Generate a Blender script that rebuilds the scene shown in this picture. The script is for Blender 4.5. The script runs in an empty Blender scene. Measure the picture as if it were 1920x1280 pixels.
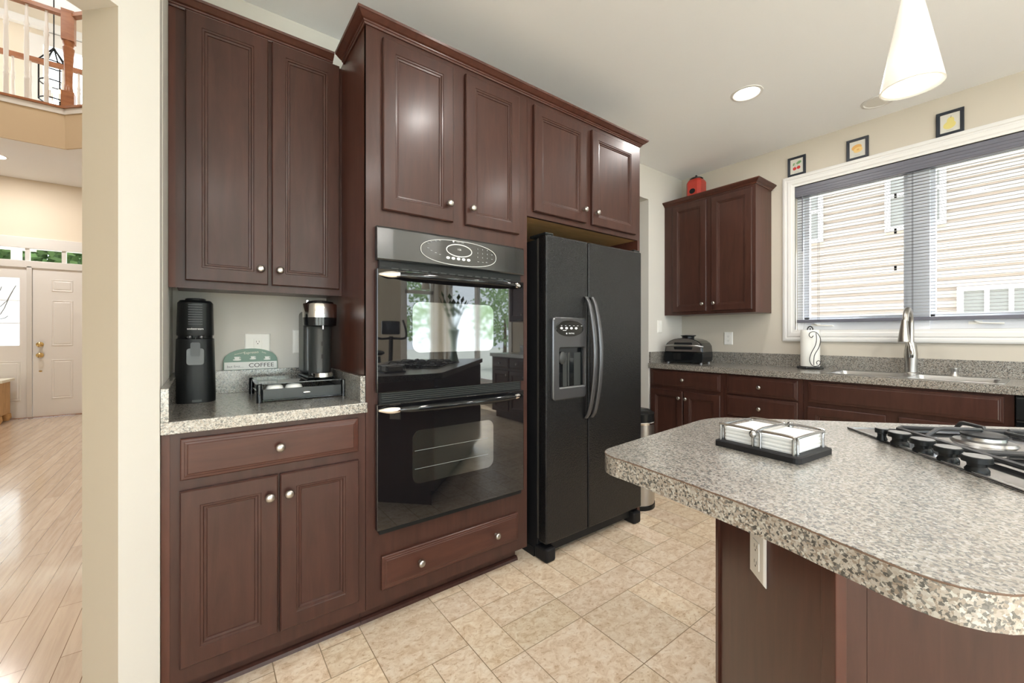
import bpy, bmesh, math, random
from mathutils import Vector, Matrix
random.seed(7)
SC = bpy.context.scene
C = SC.collection
V = Vector
# ------------------------------------------------------------------ camera
FPX, AL, V0, CZ = 770.64, math.radians(52.984), 626.9, 1.18
CA, SA = math.cos(AL), math.sin(AL)
cam = bpy.data.cameras.new('camera'); camo = bpy.data.objects.new('camera', cam); C.objects.link(camo)
camo.location = (0, 0, CZ); camo.rotation_euler = (math.pi/2, 0, -(math.pi/2-AL))
cam.sensor_width = 36; cam.lens = FPX/1920*36; cam.shift_y = -(640-V0)/1920; cam.clip_start = .02; cam.clip_end = 200
SC.camera = camo
# ------------------------------------------------------------------ world, exposure
SC.view_settings.view_transform = 'Standard'; SC.view_settings.look = 'None'
SC.view_settings.gamma = 1; SC.view_settings.exposure = 0.5
SC.view_settings.use_curve_mapping = False
SKY = 5.5
w = bpy.data.worlds.new('sky'); SC.world = w; w.use_nodes = True
nt = w.node_tree; bg = nt.nodes['Background']
bg.inputs[0].default_value = (.86, .93, 1.0, 1); bg.inputs[1].default_value = SKY
SC.cycles.max_bounces = 8; SC.cycles.diffuse_bounces = 5; SC.cycles.glossy_bounces = 4
SC.cycles.transmission_bounces = 6; SC.cycles.transparent_max_bounces = 8
SC.cycles.sample_clamp_indirect = 6; SC.cycles.caustics_reflective = False; SC.cycles.caustics_refractive = False
SC.cycles.use_denoising = True
SC.cycles.use_adaptive_sampling = True; SC.cycles.adaptive_threshold = .02
CEIL = 2.743
sl_ = bpy.data.lights.new('sun', 'SUN'); sl_.energy = 14; sl_.angle = .02; sl_.color = (1, .97, .94)
so_ = bpy.data.objects.new('sun', sl_); C.objects.link(so_); so_.rotation_euler = V((-.16, .62, -.77)).to_track_quat('-Z', 'Y').to_euler()
def portal(name, loc, rot, sx, sy):
    l = bpy.data.lights.new(name, 'AREA'); l.shape = 'RECTANGLE'; l.size = sx; l.size_y = sy; l.cycles.is_portal = True
    o = bpy.data.objects.new(name, l); C.objects.link(o); o.location = loc; o.rotation_euler = rot
portal('window_portal', (3.97, .57, 1.85), (0, math.pi/2, 0), 1.4, 1.5)
portal('side_window_portal', (3.97, -3.05, 1.3), (0, math.pi/2, 0), 2.3, 1.9)
portal('added_window_portal', (-2.07, -2.5, 1.4), (0, -math.pi/2, 0), 2.2, 3.4)
portal('back_window_portal', (0.9, -4.33, 1.3), (-math.pi/2, 0, 0), 5.8, 2.3)
# ------------------------------------------------------------------ pixel rays onto real planes
def ray(u):
    t = (u-960)/FPX; return CA+SA*t, SA-CA*t
def oy(u, v, y):
    r = ray(u); D = y/r[1]; return V((r[0]*D, y, CZ-(v-V0)*D/FPX))
def ox(u, v, x):
    r = ray(u); D = x/r[0]; return V((x, r[1]*D, CZ-(v-V0)*D/FPX))
def oz(u, v, z):
    D = (CZ-z)*FPX/(v-V0); r = ray(u); return V((r[0]*D, r[1]*D, z))
def xa(u, y): return oy(u, V0, y).x
def yb(u, x): return ox(u, V0, x).y
# ------------------------------------------------------------------ materials
MAT = {}
def mat(name, col, rough=.5, metal=0, coat=0, spec=.5, emit=0, trans=0, ior=1.45, alpha=1, coatr=.1):
    m = bpy.data.materials.new(name); m.use_nodes = True
    b = m.node_tree.nodes['Principled BSDF']; I = b.inputs
    I['Base Color'].default_value = (*col, 1); I['Roughness'].default_value = rough; I['Metallic'].default_value = metal
    I['Coat Weight'].default_value = coat; I['Coat Roughness'].default_value = coatr
    I['Specular IOR Level'].default_value = spec; I['IOR'].default_value = ior
    if emit: I['Emission Color'].default_value = (*col, 1); I['Emission Strength'].default_value = emit
    I['Transmission Weight'].default_value = trans; I['Alpha'].default_value = alpha
    MAT[name] = m; return m
def N(m, t, **kw):
    n = m.node_tree.nodes.new(t)
    for k, v in kw.items(): setattr(n, k, v)
    return n
def L(m, a, b): m.node_tree.links.new(a, b)
def ramp(m, fac, stops, interp='LINEAR'):
    r = N(m, 'ShaderNodeValToRGB'); r.color_ramp.interpolation = interp
    e = r.color_ramp.elements
    while len(e) < len(stops): e.new(.5)
    for el, (p, c) in zip(e, stops): el.position = p; el.color = (*c, 1)
    L(m, fac, r.inputs[0]); return r.outputs[0]
def coords(m, sc=(1, 1, 1), rot=(0, 0, 0)):
    g = N(m, 'ShaderNodeNewGeometry'); mp = N(m, 'ShaderNodeMapping'); mp.inputs['Scale'].default_value = sc
    mp.inputs['Rotation'].default_value = rot
    L(m, g.outputs['Position'], mp.inputs[0]); return mp.outputs[0]
def noise(m, vec, scale, detail=3, rough=.5, dist=0):
    n = N(m, 'ShaderNodeTexNoise'); n.inputs['Scale'].default_value = scale; n.inputs['Detail'].default_value = detail
    n.inputs['Roughness'].default_value = rough; n.inputs['Distortion'].default_value = dist; L(m, vec, n.inputs['Vector'])
    return n.outputs[0]
def bump(m, h, strength, dist=.002):
    b = N(m, 'ShaderNodeBump'); b.inputs['Strength'].default_value = strength; b.inputs['Distance'].default_value = dist
    L(m, h, b.inputs['Height']); L(m, b.outputs[0], m.node_tree.nodes['Principled BSDF'].inputs['Normal'])
def bsdf(m): return m.node_tree.nodes['Principled BSDF']
def wood(name, dark, light, rough=.36, scale=(9, 9, 1.1), coat=.22):
    m = mat(name, light, rough, coat=coat, coatr=.2, spec=.32)
    n = noise(m, coords(m, scale), 3.2, 5, .6, .6)
    L(m, ramp(m, n, [(.3, dark), (.7, light)]), bsdf(m).inputs['Base Color'])
    bump(m, n, .05, .001); return m
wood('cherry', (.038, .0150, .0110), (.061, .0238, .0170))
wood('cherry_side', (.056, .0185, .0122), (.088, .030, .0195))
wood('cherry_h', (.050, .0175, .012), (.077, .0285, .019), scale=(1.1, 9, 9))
wood('oak_rail', (.26, .10, .045), (.38, .16, .07), scale=(2, 2, 9), rough=.4)
wood('pine', (.50, .30, .13), (.66, .42, .2), scale=(2, 9, 2), rough=.5, coat=0)
mat('wall_paint', (.58, .53, .45), .8, spec=.3)
mat('wall_light', (.64, .62, .575), .8, spec=.3)
mat('foyer_paint', (.76, .68, .56), .8, spec=.3)
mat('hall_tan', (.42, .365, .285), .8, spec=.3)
mat('landing_paint', (.60, .48, .33), .8, spec=.3)
mat('ceiling_paint', (.90, .92, .945), .85, spec=.2)
mat('trim_white', (.74, .73, .71), .4)
mat('vinyl_white', (.70, .72, .77), .35)
mat('door_white', (.83, .82, .81), .45)
# granite-look laminate
def granite(name, sh, ci=1.85, cr_=.17):
    m = mat(name, (.5, .47, .42), .38, spec=.5, coat=1, coatr=cr_); bsdf(m).inputs['Coat IOR'].default_value = ci
    c = coords(m)
    v1 = N(m, 'ShaderNodeTexVoronoi'); v1.inputs['Scale'].default_value = 300*sh; v1.inputs['Randomness'].default_value = 1
    nz = N(m, 'ShaderNodeTexNoise'); nz.inputs['Scale'].default_value = 240; nz.inputs['Detail'].default_value = 2
    L(m, c, nz.inputs['Vector'])
    mx = N(m, 'ShaderNodeMix', data_type='VECTOR'); mx.inputs[0].default_value = .007
    L(m, c, mx.inputs[4]); L(m, nz.outputs['Color'], mx.inputs[5]); L(m, mx.outputs[1], v1.inputs['Vector'])
    sp = N(m, 'ShaderNodeSeparateColor'); L(m, v1.outputs['Color'], sp.inputs[0])
    col = ramp(m, sp.outputs[0], [(0, (.025, .029, .028)), (.12, (.088, .090, .082)), (.28, (.19, .155, .125)), (.44, (.275, .25, .215)), (.66, (.315, .298, .262)), (.88, (.40, .39, .358))], 'CONSTANT')
    L(m, col, bsdf(m).inputs['Base Color']); return m
granite('granite', 1.0); granite('granite_top', 1.0, 3.4, .27)
mat('seam', (.12, .07, .045), .5)
mat('chrome', (.75, .74, .72), .12, 1)
mat('nickel', (.44, .42, .39), .3, 1)
mat('wire_chrome', (.40, .40, .40), .22, 1)
mat('brass', (.72, .55, .26), .2, 1)
m = mat('steel', (.50, .50, .50), .3, 1)
mat('steel_tex', (.45, .45, .45), .3, 1)
mat('black_plastic', (.007, .008, .0085), .34, spec=.3)
mat('black_gloss', (.006, .007, .008), .08, coat=.25, coatr=.03)
mat('cooktop_glass', (.010, .010, .011), .05, ior=5.0)
mat('black_matte', (.010, .010, .011), .5, spec=.3)
mat('graphite', (.030, .033, .0325), .38, coat=.15)
mat('handle_grey', (.095, .095, .10), .25, .6)
mat('iron', (.035, .036, .038), .45)
mat('soft_rim', (.25, .25, .25), .3, .3)
mat('white_plastic', (.82, .81, .77), .35)
mat('slot_dark', (.05, .045, .04), .6)
mat('paper', (.86, .85, .80), .8)
mat('napkin', (.74, .74, .72), .85)
m = mat('shade_glass', (.70, .685, .64), .25, coat=.3)
tr_n = N(m, 'ShaderNodeBsdfTranslucent'); tr_n.inputs[0].default_value = (.95, .92, .85, 1); mxs = N(m, 'ShaderNodeMixShader'); mxs.inputs[0].default_value = .3
L(m, bsdf(m).outputs[0], mxs.inputs[1]); L(m, tr_n.outputs[0], mxs.inputs[2]); L(m, mxs.outputs[0], m.node_tree.nodes['Material Output'].inputs[0])
mat('tan_metal', (.74, .62, .48), .35, .2)
mat('red_enamel', (.46, .035, .02), .3, coat=.3)
mat('sign_green', (.22, .33, .27), .6)
mat('sign_white', (.82, .83, .80), .6)
mat('sign_ink', (.08, .08, .08), .7)
mat('sign_cream', (.80, .78, .68), .6)
mat('frame_black', (.02, .025, .035), .4)
mat('print_paper', (.62, .60, .54), .7)
mat('print_grey', (.3, .3, .3), .7)
mat('fruit_red', (.50, .03, .03), .6); mat('fruit_orange', (.68, .38, .12), .6); mat('fruit_peach', (.78, .55, .22), .6)
mat('fruit_yellow', (.68, .58, .20), .6); mat('leaf_green', (.16, .32, .14), .6)
mat('slat_grey', (.135, .135, .165), .4)
mat('slat', (.23, .22, .22), .5)
mat('cord_dark', (.07, .07, .08), .7)
mat('white_mark', (.75, .75, .74), .4)
mat('grey_mark', (.33, .34, .34), .5)
mat('water_clear', (.075, .078, .075), .2)
mat('lamp_on', (1.0, .93, .84), .5, emit=6)
mat('lamp_off', (.75, .74, .70), .6)
mat('bulb', (1.0, .55, .2), .5, emit=12)
mat('siding', (.42, .355, .315), .6)
mat('roof_grey', (.35, .33, .31), .8)
mat('pane_dark', (.24, .24, .235), .25)
mat('bounce_paving', (.55, .56, .50), .9)  # pale paving colour, raised to bounce daylight onto the kitchen ceiling
mat('leaves', (.07, .13, .035), .8); mat('leaves_light', (.36, .48, .26), .8)
mat('bark', (.16, .11, .07), .9)
mat('apple', (.25, .05, .03), .4)
mat('vase_glass', (.30, .42, .34), .15, coat=.4)
mat('fabric_dark', (.06, .055, .055), .8)
mat('inner_dark', (.02, .018, .016), .7)
g = mat('glass', (1, 1, 1), 0, trans=1, ior=1.02, alpha=1)
# thin clear pane: transparent with a faint mirror
def pane_mat(name, refl, rough=0.0, tint=(.96, .98, .98)):
    m = bpy.data.materials.new(name); m.use_nodes = True; n = m.node_tree.nodes; n.clear()
    o = n.new('ShaderNodeOutputMaterial'); t = n.new('ShaderNodeBsdfTransparent'); t.inputs[0].default_value = (*tint, 1)
    gl = n.new('ShaderNodeBsdfGlossy'); gl.inputs['Roughness'].default_value = rough
    f = n.new('ShaderNodeFresnel'); f.inputs[0].default_value = refl; mx = n.new('ShaderNodeMixShader')
    ge = n.new('ShaderNodeNewGeometry'); iv = n.new('ShaderNodeMath'); iv.operation = 'SUBTRACT'; iv.inputs[0].default_value = 1; ml = n.new('ShaderNodeMath'); ml.operation = 'MULTIPLY'
    for a, b in ((ge.outputs['Backfacing'], iv.inputs[1]), (iv.outputs[0], ml.inputs[0]), (f.outputs[0], ml.inputs[1]), (ml.outputs[0], mx.inputs[0]), (t.outputs[0], mx.inputs[1]), (gl.outputs[0], mx.inputs[2]), (mx.outputs[0], o.inputs[0])): m.node_tree.links.new(a, b)
    MAT[name] = m; return m
pane_mat('pane', 1.25)
m = mat('frost', (.86, .88, .88), .5)
tf = N(m, 'ShaderNodeBsdfTranslucent'); tf.inputs[0].default_value = (.9, .92, .92, 1); mf = N(m, 'ShaderNodeMixShader'); mf.inputs[0].default_value = .75
L(m, bsdf(m).outputs[0], mf.inputs[1]); L(m, tf.outputs[0], mf.inputs[2]); L(m, mf.outputs[0], m.node_tree.nodes['Material Output'].inputs[0])
# oven glass: black glass, with a mirror coating over the window area
m = mat('oven_glass', (.006, .006, .007), .02, ior=1.75)
m = mat('oven_window', (.012, .016, .015), .05, ior=3.0)
m = mat('oven_panel', (.014, .016, .017), .18, ior=1.8)
# fridge: black textured skin
m = mat('fridge_black', (.007, .007, .0075), .24, ior=1.42)
n = noise(m, coords(m, (1, 1, .5)), 230, 2, .6); bump(m, n, .9, .0028)
mat('fridge_edge', (.03, .03, .032), .3)
# vinyl stone floor: tint per tile + veining
m = mat('stone_tile', (.62, .48, .33), .33, spec=.45)
at = N(m, 'ShaderNodeVertexColor'); at.layer_name = 'tint'
c = coords(m, (1, 1.3, 1)); n1 = noise(m, c, 22, 8, .7, .8); n2 = noise(m, c, 60, 4, .6, .5)
cr = ramp(m, n1, [(.28, (.56, .41, .27)), (.43, (.71, .56, .41)), (.53, (.80, .67, .52)), (.66, (.86, .76, .63))])
cr2 = ramp(m, n2, [(.34, (.62, .48, .34)), (.44, (1, 1, 1)), (1, (1, 1, 1))])
mx = N(m, 'ShaderNodeMix', data_type='RGBA', blend_type='MULTIPLY'); mx.inputs[0].default_value = .55
L(m, cr, mx.inputs[6]); L(m, cr2, mx.inputs[7])
mx2 = N(m, 'ShaderNodeMix', data_type='RGBA', blend_type='MULTIPLY'); mx2.inputs[0].default_value = 1
L(m, mx.outputs[2], mx2.inputs[6]); L(m, at.outputs[0], mx2.inputs[7]); L(m, mx2.outputs[2], bsdf(m).inputs['Base Color'])
mat('grout', (.33, .24, .15), .6)
# hardwood
m = mat('hardwood', (.55, .36, .22), .16, coat=.5, coatr=.08)
c = coords(m, (1, 1, 1), (0, 0, math.pi/2)); bk = N(m, 'ShaderNodeTexBrick')
bk.offset = .37; bk.inputs['Scale'].default_value = 1; bk.inputs['Brick Width'].default_value = 1.1; bk.inputs['Row Height'].default_value = .083
bk.inputs['Mortar Size'].default_value = .0012; bk.inputs['Color1'].default_value = (.57, .45, .35, 1); bk.inputs['Color2'].default_value = (.66, .54, .43, 1)
bk.inputs['Mortar'].default_value = (.16, .08, .04, 1); bk.inputs['Bias'].default_value = 0; L(m, c, bk.inputs['Vector'])
nn = noise(m, coords(m, (14, 1, 1)), 3, 5, .6, 1)
mx = N(m, 'ShaderNodeMix', data_type='RGBA', blend_type='MULTIPLY'); mx.inputs[0].default_value = .5
L(m, bk.outputs[0], mx.inputs[6]); L(m, ramp(m, nn, [(.3, (.66, .58, .52)), (.6, (1, 1, 1))]), mx.inputs[7]); L(m, mx.outputs[2], bsdf(m).inputs['Base Color'])
# ------------------------------------------------------------------ mesh helpers
class MB:
    def __init__(s): s.v = []; s.f = []; s.m = []; s.s = []
    def quad(s, idx, mi=0, sm=False): s.f.append(tuple(idx)); s.m.append(mi); s.s.append(sm)
    def add(s, vs): b = len(s.v); s.v += [V(p) for p in vs]; return b
    def box(s, a, b, mi=0):
        x0, x1 = sorted((a[0], b[0])); y0, y1 = sorted((a[1], b[1])); z0, z1 = sorted((a[2], b[2]))
        i = s.add([(x0, y0, z0), (x1, y0, z0), (x1, y1, z0), (x0, y1, z0), (x0, y0, z1), (x1, y0, z1), (x1, y1, z1), (x0, y1, z1)])
        for q in ((0, 3, 2, 1), (4, 5, 6, 7), (0, 1, 5, 4), (1, 2, 6, 5), (2, 3, 7, 6), (3, 0, 4, 7)): s.quad([i+k for k in q], mi)
        return s
    def obox(s, o, ax, ay, az, mi=0):          # parallelepiped from corner o
        o, ax, ay, az = V(o), V(ax), V(ay), V(az)
        i = s.add([o, o+ax, o+ax+ay, o+ay, o+az, o+ax+az, o+ax+ay+az, o+ay+az])
        fl = ax.cross(ay).dot(az) < 0
        for q in ((0, 3, 2, 1), (4, 5, 6, 7), (0, 1, 5, 4), (1, 2, 6, 5), (2, 3, 7, 6), (3, 0, 4, 7)):
            s.quad([i+k for k in (q[::-1] if fl else q)], mi)
        return s
    def loops(s, loops, mi=0, sm=False, cap0=True, cap1=True, closed=True):
        n = len(loops[0]); bs = [s.add(l) for l in loops]
        for a, b in zip(bs, bs[1:]):
            for k in range(n if closed else n-1):
                k2 = (k+1) % n; s.quad((a+k, a+k2, b+k2, b+k), mi, sm)
        if cap0: s.quad([bs[0]+k for k in range(n)][::-1], mi)
        if cap1: s.quad([bs[-1]+k for k in range(n)], mi)
        return s
    def lathe(s, o, axis, prof, seg=24, mi=0, sm=True, sx=1, up=None, cap0=True, cap1=True):
        o, a = V(o), V(axis).normalized(); h = V(up) if up else (V((0, 0, 1)) if abs(a.z) < .9 else V((1, 0, 0)))
        p = a.cross(h).normalized(); q = p.cross(a).normalized() if up else a.cross(p)
        if p.cross(q).dot(a) < 0: q = -q
        s.loops([[o+a*d+p*(r*sx*math.cos(2*math.pi*k/seg))+q*(r*math.sin(2*math.pi*k/seg)) for k in range(seg)] for r, d in prof], mi, sm, cap0, cap1)
        return s
    def tube(s, pts, r, seg=8, mi=0, closed=False):
        pts = [V(p) for p in pts]; n = len(pts); rr = r if isinstance(r, (list, tuple)) else [r]*n
        L_ = []; prev = None
        for i, p in enumerate(pts):
            t = (pts[(i+1) % n]-pts[i-1]) if closed else (pts[min(i+1, n-1)]-pts[max(i-1, 0)])
            t.normalize()
            if prev is None: prev = t.orthogonal().normalized()
            prev = (prev-t*prev.dot(t)).normalized(); b = t.cross(prev)
            L_.append([p+(prev*math.cos(2*math.pi*k/seg)+b*math.sin(2*math.pi*k/seg))*rr[i] for k in range(seg)])
        if closed: L_.append(L_[0]); s.loops(L_, mi, True, False, False)
        else: s.loops(L_, mi, True)
        return s
    def prism(s, poly, d, mi=0, sm=False):       # poly: list of 3d points, d: extrusion vector
        d = V(d); poly = [V(p) for p in poly]
        nrm = V((0, 0, 0))
        for i in range(len(poly)): nrm += poly[i].cross(poly[(i+1) % len(poly)])
        if nrm.dot(d) < 0: poly = poly[::-1]
        s.loops([poly, [p+d for p in poly]], mi, sm); return s
    def sphere(s, c, r, seg=16, rings=10, mi=0, sc=(1, 1, 1)):
        c = V(c); R = r
        L_ = [[c+V((R*math.sin(math.pi*i/rings)*math.cos(2*math.pi*k/seg)*sc[0], R*math.sin(math.pi*i/rings)*math.sin(2*math.pi*k/seg)*sc[1], -R*math.cos(math.pi*i/rings)*sc[2])) for k in range(seg)] for i in range(1, rings)]
        s.loops(L_, mi, True); return s
def wloc(o):
    p = V((0, 0, 0))
    while o: p += o.location; o = o.parent
    return p
def obj(name, mb, m, parent=None, bevel=0, loc=None, sub=0, seg=2):
    base = wloc(parent) if parent else (V(loc) if loc is not None else V((0, 0, 0)))
    if parent is None and loc is None:
        xs = [p.x for p in mb.v]; ys = [p.y for p in mb.v]; zs = [p.z for p in mb.v]
        base = V(((min(xs)+max(xs))/2, (min(ys)+max(ys))/2, min(zs)))
    me = bpy.data.meshes.new(name); me.from_pydata([tuple(p-base) for p in mb.v], [], mb.f); me.update()
    for k in (m if isinstance(m, (list, tuple)) else [m]): me.materials.append(MAT[k])
    for p, mi, sm in zip(me.polygons, mb.m, mb.s): p.material_index = mi; p.use_smooth = sm
    if any(mb.s): me.set_sharp_from_angle(angle=math.radians(38))
    o = bpy.data.objects.new(name, me); C.objects.link(o)
    if parent: o.parent = parent
    else: o.location = base
    if bevel:
        b = o.modifiers.new('bevel', 'BEVEL'); b.width = bevel; b.segments = seg; b.limit_method = 'ANGLE'; b.angle_limit = math.radians(40)
    if sub:
        b = o.modifiers.new('sub', 'SUBSURF'); b.levels = sub; b.render_levels = sub
    return o
def tag(o, label, cat, group=None, kind=None):
    if label: o['label'] = label
    if cat: o['category'] = cat
    if group: o['group'] = group
    if kind: o['kind'] = kind
    return o
def thing(name, label, cat, loc, group=None):
    o = bpy.data.objects.new(name, None); C.objects.link(o); o.location = loc; o.empty_display_size = .1
    return tag(o, label, cat, group)
def struct(name, mb, m, parent=None, bevel=0):
    o = obj(name, mb, m, parent, bevel)
    if not parent: o['kind'] = 'structure'
    return o
def text(name, body, size, o, xd, up, m, parent, sx=1, align='CENTER', depth=.0006):
    cu = bpy.data.curves.new(name, 'FONT'); cu.body = body; cu.size = size; cu.align_x = align; cu.align_y = 'CENTER'; cu.extrude = depth
    cu.materials.append(MAT[m]); t = bpy.data.objects.new(name, cu); C.objects.link(t); t.parent = parent
    xd, up = V(xd).normalized(), V(up).normalized(); z = xd.cross(up)
    bpy.context.view_layer.update(); me = bpy.data.meshes.new_from_object(t); bpy.data.objects.remove(t); t = bpy.data.objects.new(name, me); C.objects.link(t); t.parent = parent
    R = Matrix((xd, up, z)).transposed().to_4x4()
    t.rotation_euler = R.to_euler(); t.location = V(o)-wloc(parent); t.scale = (sx, 1, 1); return t
def copy_tree(o, parent=None):
    c = o.copy(); C.objects.link(c); c.parent = parent
    for ch in [x for x in bpy.data.objects if x.parent == o]: copy_tree(ch, c)
    return c
# a frame on a wall: origin, 'a' axis along the wall (left to right as seen), out axis
class Fr:
    def __init__(s, a, out): s.a = V(a); s.o = V(out); s.u = V((0, 0, 1))
FA = Fr((1, 0, 0), (0, -1, 0)); FB = Fr((0, -1, 0), (-1, 0, 0))
def rings(mb, fr, base, w_, h, prof, mi=0, cap0=False):
    ls = []
    for ins, d in prof:
        ls.append([base+fr.a*ins+fr.u*ins+fr.o*d, base+fr.a*(w_-ins)+fr.u*ins+fr.o*d, base+fr.a*(w_-ins)+fr.u*(h-ins)+fr.o*d, base+fr.a*ins+fr.u*(h-ins)+fr.o*d])
    mb.loops(ls, mi, False, cap0, True)
DOORP = [(0, 0), (0, .015), (.0035, .019), (.050, .019), (.052, .0165), (.058, .016), (.0605, .012), (.067, .011), (.069, .0075)]
DRAWP = [(0, 0), (0, .012), (.003, .0145), (.010, .015), (.012, .0165), (.017, .017), (.020, .019)]
def knob(parent, fr, p):
    mb = MB(); mb.lathe(p, fr.o, [(.0075, 0), (.0075, .002), (.0050, .006), (.0048, .012), (.0115, .016), (.0148, .020), (.0150, .0235), (.0125, .028), (.007, .0305), (.001, .031)], 20)
    return obj('knob', mb, 'nickel', parent)
def door(parent, fr, base, w_, h, kn=None, name='door', m='cherry', prof=DOORP):
    mb = MB(); rings(mb, fr, base, w_, h, prof)
    d = obj(name, mb, m, parent)
    for k in (kn or []):
        knob(d, fr, base+fr.a*(k[0] if k[0] >= 0 else w_+k[0])+fr.u*(k[1] if k[1] >= 0 else h+k[1])+fr.o*.019)
    return d
def crown(parent, path, z0, m='cherry_side', name='crown_moulding', top=.04):
    # path: plan points with unit outward offsets; profile (out, z)
    prof = [(0, 0), (.006, .0), (.008, .006), (.012, .008), (.013, .013), (.020, .016), (.030, .024), (.036, .029), (.040, .031), (.042, .040), (0, .040)]
    mb = MB(); ls = []
    for (x, y), (nx, ny) in path: ls.append([V((x+nx*o, y+ny*o, z0+z)) for o, z in prof])
    mb.loops(ls, 0, False, True, True); return obj(name, mb, m, parent)
# ------------------------------------------------------------------ STRUCTURE
YW, XW, XL = 2.295, 3.89, -.1014          # cabinet wall, window wall, alcove side wall
XS, YS, XE, YE = -2.0, -.28, 3.89, -4.3
R2 = math.sqrt(.5)
# tiled kitchen floor: blocks of a stone pattern
def floor_tiles():
    g = .152; mod = 6; mb = MB(); tints = []
    def inside(x, y): return x - y > -1.74+.0
    nx0, nx1, ny0, ny1 = -3, 5, -5, 3
    for MX in range(nx0, nx1):
        for MY in range(ny0, ny1):
            used = set(); rnd = random.Random((MX % 3)*31+(MY % 2)*57+3)
            for j in range(mod):
                for i in range(mod):
                    if (i, j) in used: continue
                    opts = [(2, 2), (2, 2), (3, 1), (1, 3), (2, 1), (1, 2), (2, 3), (3, 2), (1, 1)]; rnd.shuffle(opts); opts.append((1, 1))
                    for a, b in opts:
                        cells = [(i+p, j+q) for p in range(a) for q in range(b)]
                        if all(0 <= cx < mod and 0 <= cy < mod and (cx, cy) not in used for cx, cy in cells): break
                    used.update(cells)
                    x0, y0 = (MX*mod+i)*g+.05, (MY*mod+j)*g-.02; x1, y1 = x0+a*g, y0+b*g
                    if x0 > XW+1 or y0 > YW+1.6 or x1 < XS or y1 < YE: continue
                    if not (inside(x1, y0)): continue
                    e = .0016; i0 = mb.add([(x0+e, y0+e, 0), (x1-e, y0+e, 0), (x1-e, y1-e, 0), (x0+e, y1-e, 0)])
                    mb.quad((i0, i0+1, i0+2, i0+3), 0); t = random.uniform(.86, 1.0); tints.append((t, t*random.uniform(.975, .99), t*random.uniform(.93, .98)))
    n = len(mb.f)
    return mb, tints, n
mb, tints, n = floor_tiles()
i0 = mb.add([(XS-.2, YE-.1, -.0012), (XW+.6, YE-.1, -.0012), (XW+.6, 4.0, -.0012), (2.2, 4.0, -.0012), (-.14, 1.60, -.0012), (XS-.2, YS-.28, -.0012)])
mb.quad([i0+k for k in range(6)], 1)
fl = struct('floor', mb, ['stone_tile', 'grout'])
ca_ = fl.data.color_attributes.new('tint', 'FLOAT_COLOR', 'CORNER')
li = 0
for p in fl.data.polygons:
    t = tints[p.index] if p.index < len(tints) else (1, 1, 1)
    for _ in p.loop_indices: ca_.data[li].color = (*t, 1); li += 1
mb = MB()      # hardwood beyond the diagonal wall
mb.prism([(-.14, 1.605, -.004), (2.0, 3.74, -.004), (2.0, 9.2, -.004), (-6, 9.2, -.004), (-6, -.3, -.004), (-2.05, -.3, -.004)], (0, 0, -.02))
struct('floor_hall', mb, 'hardwood')
# ceiling of kitchen
mb = MB(); mb.box((XS-.2, YE-.1, CEIL), (XW+.15, YW+.0, CEIL+.2))
mb2 = MB(); i0 = None
mb = MB(); mb.prism([(XS-.1, YS-.1, CEIL), (XS-.1, YE-.1, CEIL), (XW+.14, YE-.1, CEIL), (XW+.14, YW+.12, CEIL), (XL-.05, YW+.12, CEIL), (XL-.05, 1.69, CEIL)], (0, 0, .2))
struct('ceiling', mb, 'ceiling_paint')
# cabinet wall (with a passage between fridge bay and corner)
XP0, XP1, ZP = 2.42, xa(1216, YW), 2.44
mb = MB(); mb.box((XL-.12, YW, 0), (XP0, YW+.12, CEIL)); mb.box((XP0, YW, ZP), (XP1, YW+.12, CEIL)); mb.box((XP1, YW, 0), (XW+.14, YW+.12, CEIL))
struct('wall_north', mb, 'wall_light')
mb = MB(); mb.box((XL-.12, 1.74, 0), (XL, YW, CEIL)); struct('wall_alcove', mb, 'wall_light')
mb = MB(); mb.box((XP0-.2, YW+1.5, 0), (XW+.14, YW+1.6, CEIL)); mb.box((XW, YW+.12, 0), (XW+.14, YW+1.5, CEIL)); mb.box((XP0-.3, YW+.12, 0), (XP0-.2, YW+1.6, CEIL)); mb.box((XP0-.3, YW+.12, CEIL), (XW+.14, YW+1.6, CEIL+.1))
struct('wall_passage', mb, 'wall_light')
# diagonal wall with the opening to the hall
c0 = V((XL, 1.6186, 0)); d = V((-R2, -R2, 0)); nrm = V((-R2, R2, 0)); TH = .116
s1 = .1145; s2 = 1.55; HZ = 2.073; s3 = 2.68
def dpt(s, z): return c0+d*s+V((0, 0, z))
mb = MB()
mb.prism([dpt(0, 0), dpt(s1, 0), dpt(s1, 0)+nrm*TH, dpt(.0, 0)+V((-.002, .164, 0))], (0, 0, CEIL))
mb.obox(dpt(s1, HZ), d*(s2-s1), nrm*TH, V((0, 0, CEIL-HZ)))
mb.obox(dpt(s2, 0), d*(s3-s2), nrm*TH, V((0, 0, CEIL)))
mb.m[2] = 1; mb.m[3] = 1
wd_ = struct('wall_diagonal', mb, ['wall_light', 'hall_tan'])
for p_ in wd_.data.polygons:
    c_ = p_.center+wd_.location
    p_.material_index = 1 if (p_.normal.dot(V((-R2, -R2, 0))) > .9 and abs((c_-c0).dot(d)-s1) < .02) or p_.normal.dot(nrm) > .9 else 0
mb = MB()
for q in ((YE, 0, -4.2, CEIL), (-.8, 0, YS, CEIL), (-4.2, 0, -.8, .3), (-4.2, 2.5, -.8, CEIL)): mb.box((XS-.12, q[0], q[1]), (XS, q[2], q[3]))
struct('wall_west', mb, 'wall_light')
mb = MB()
for q in ((-4.2, .3, -4.14, 2.5), (-.86, .3, -.8, 2.5), (-4.2, .3, -.8, .36), (-4.2, 2.44, -.8, 2.5), (-3.1, .3, -3.04, 2.5), (-1.97, .3, -1.91, 2.5)): mb.box((XS-.09, q[0], q[1]), (XS-.03, q[2], q[3]))
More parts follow.
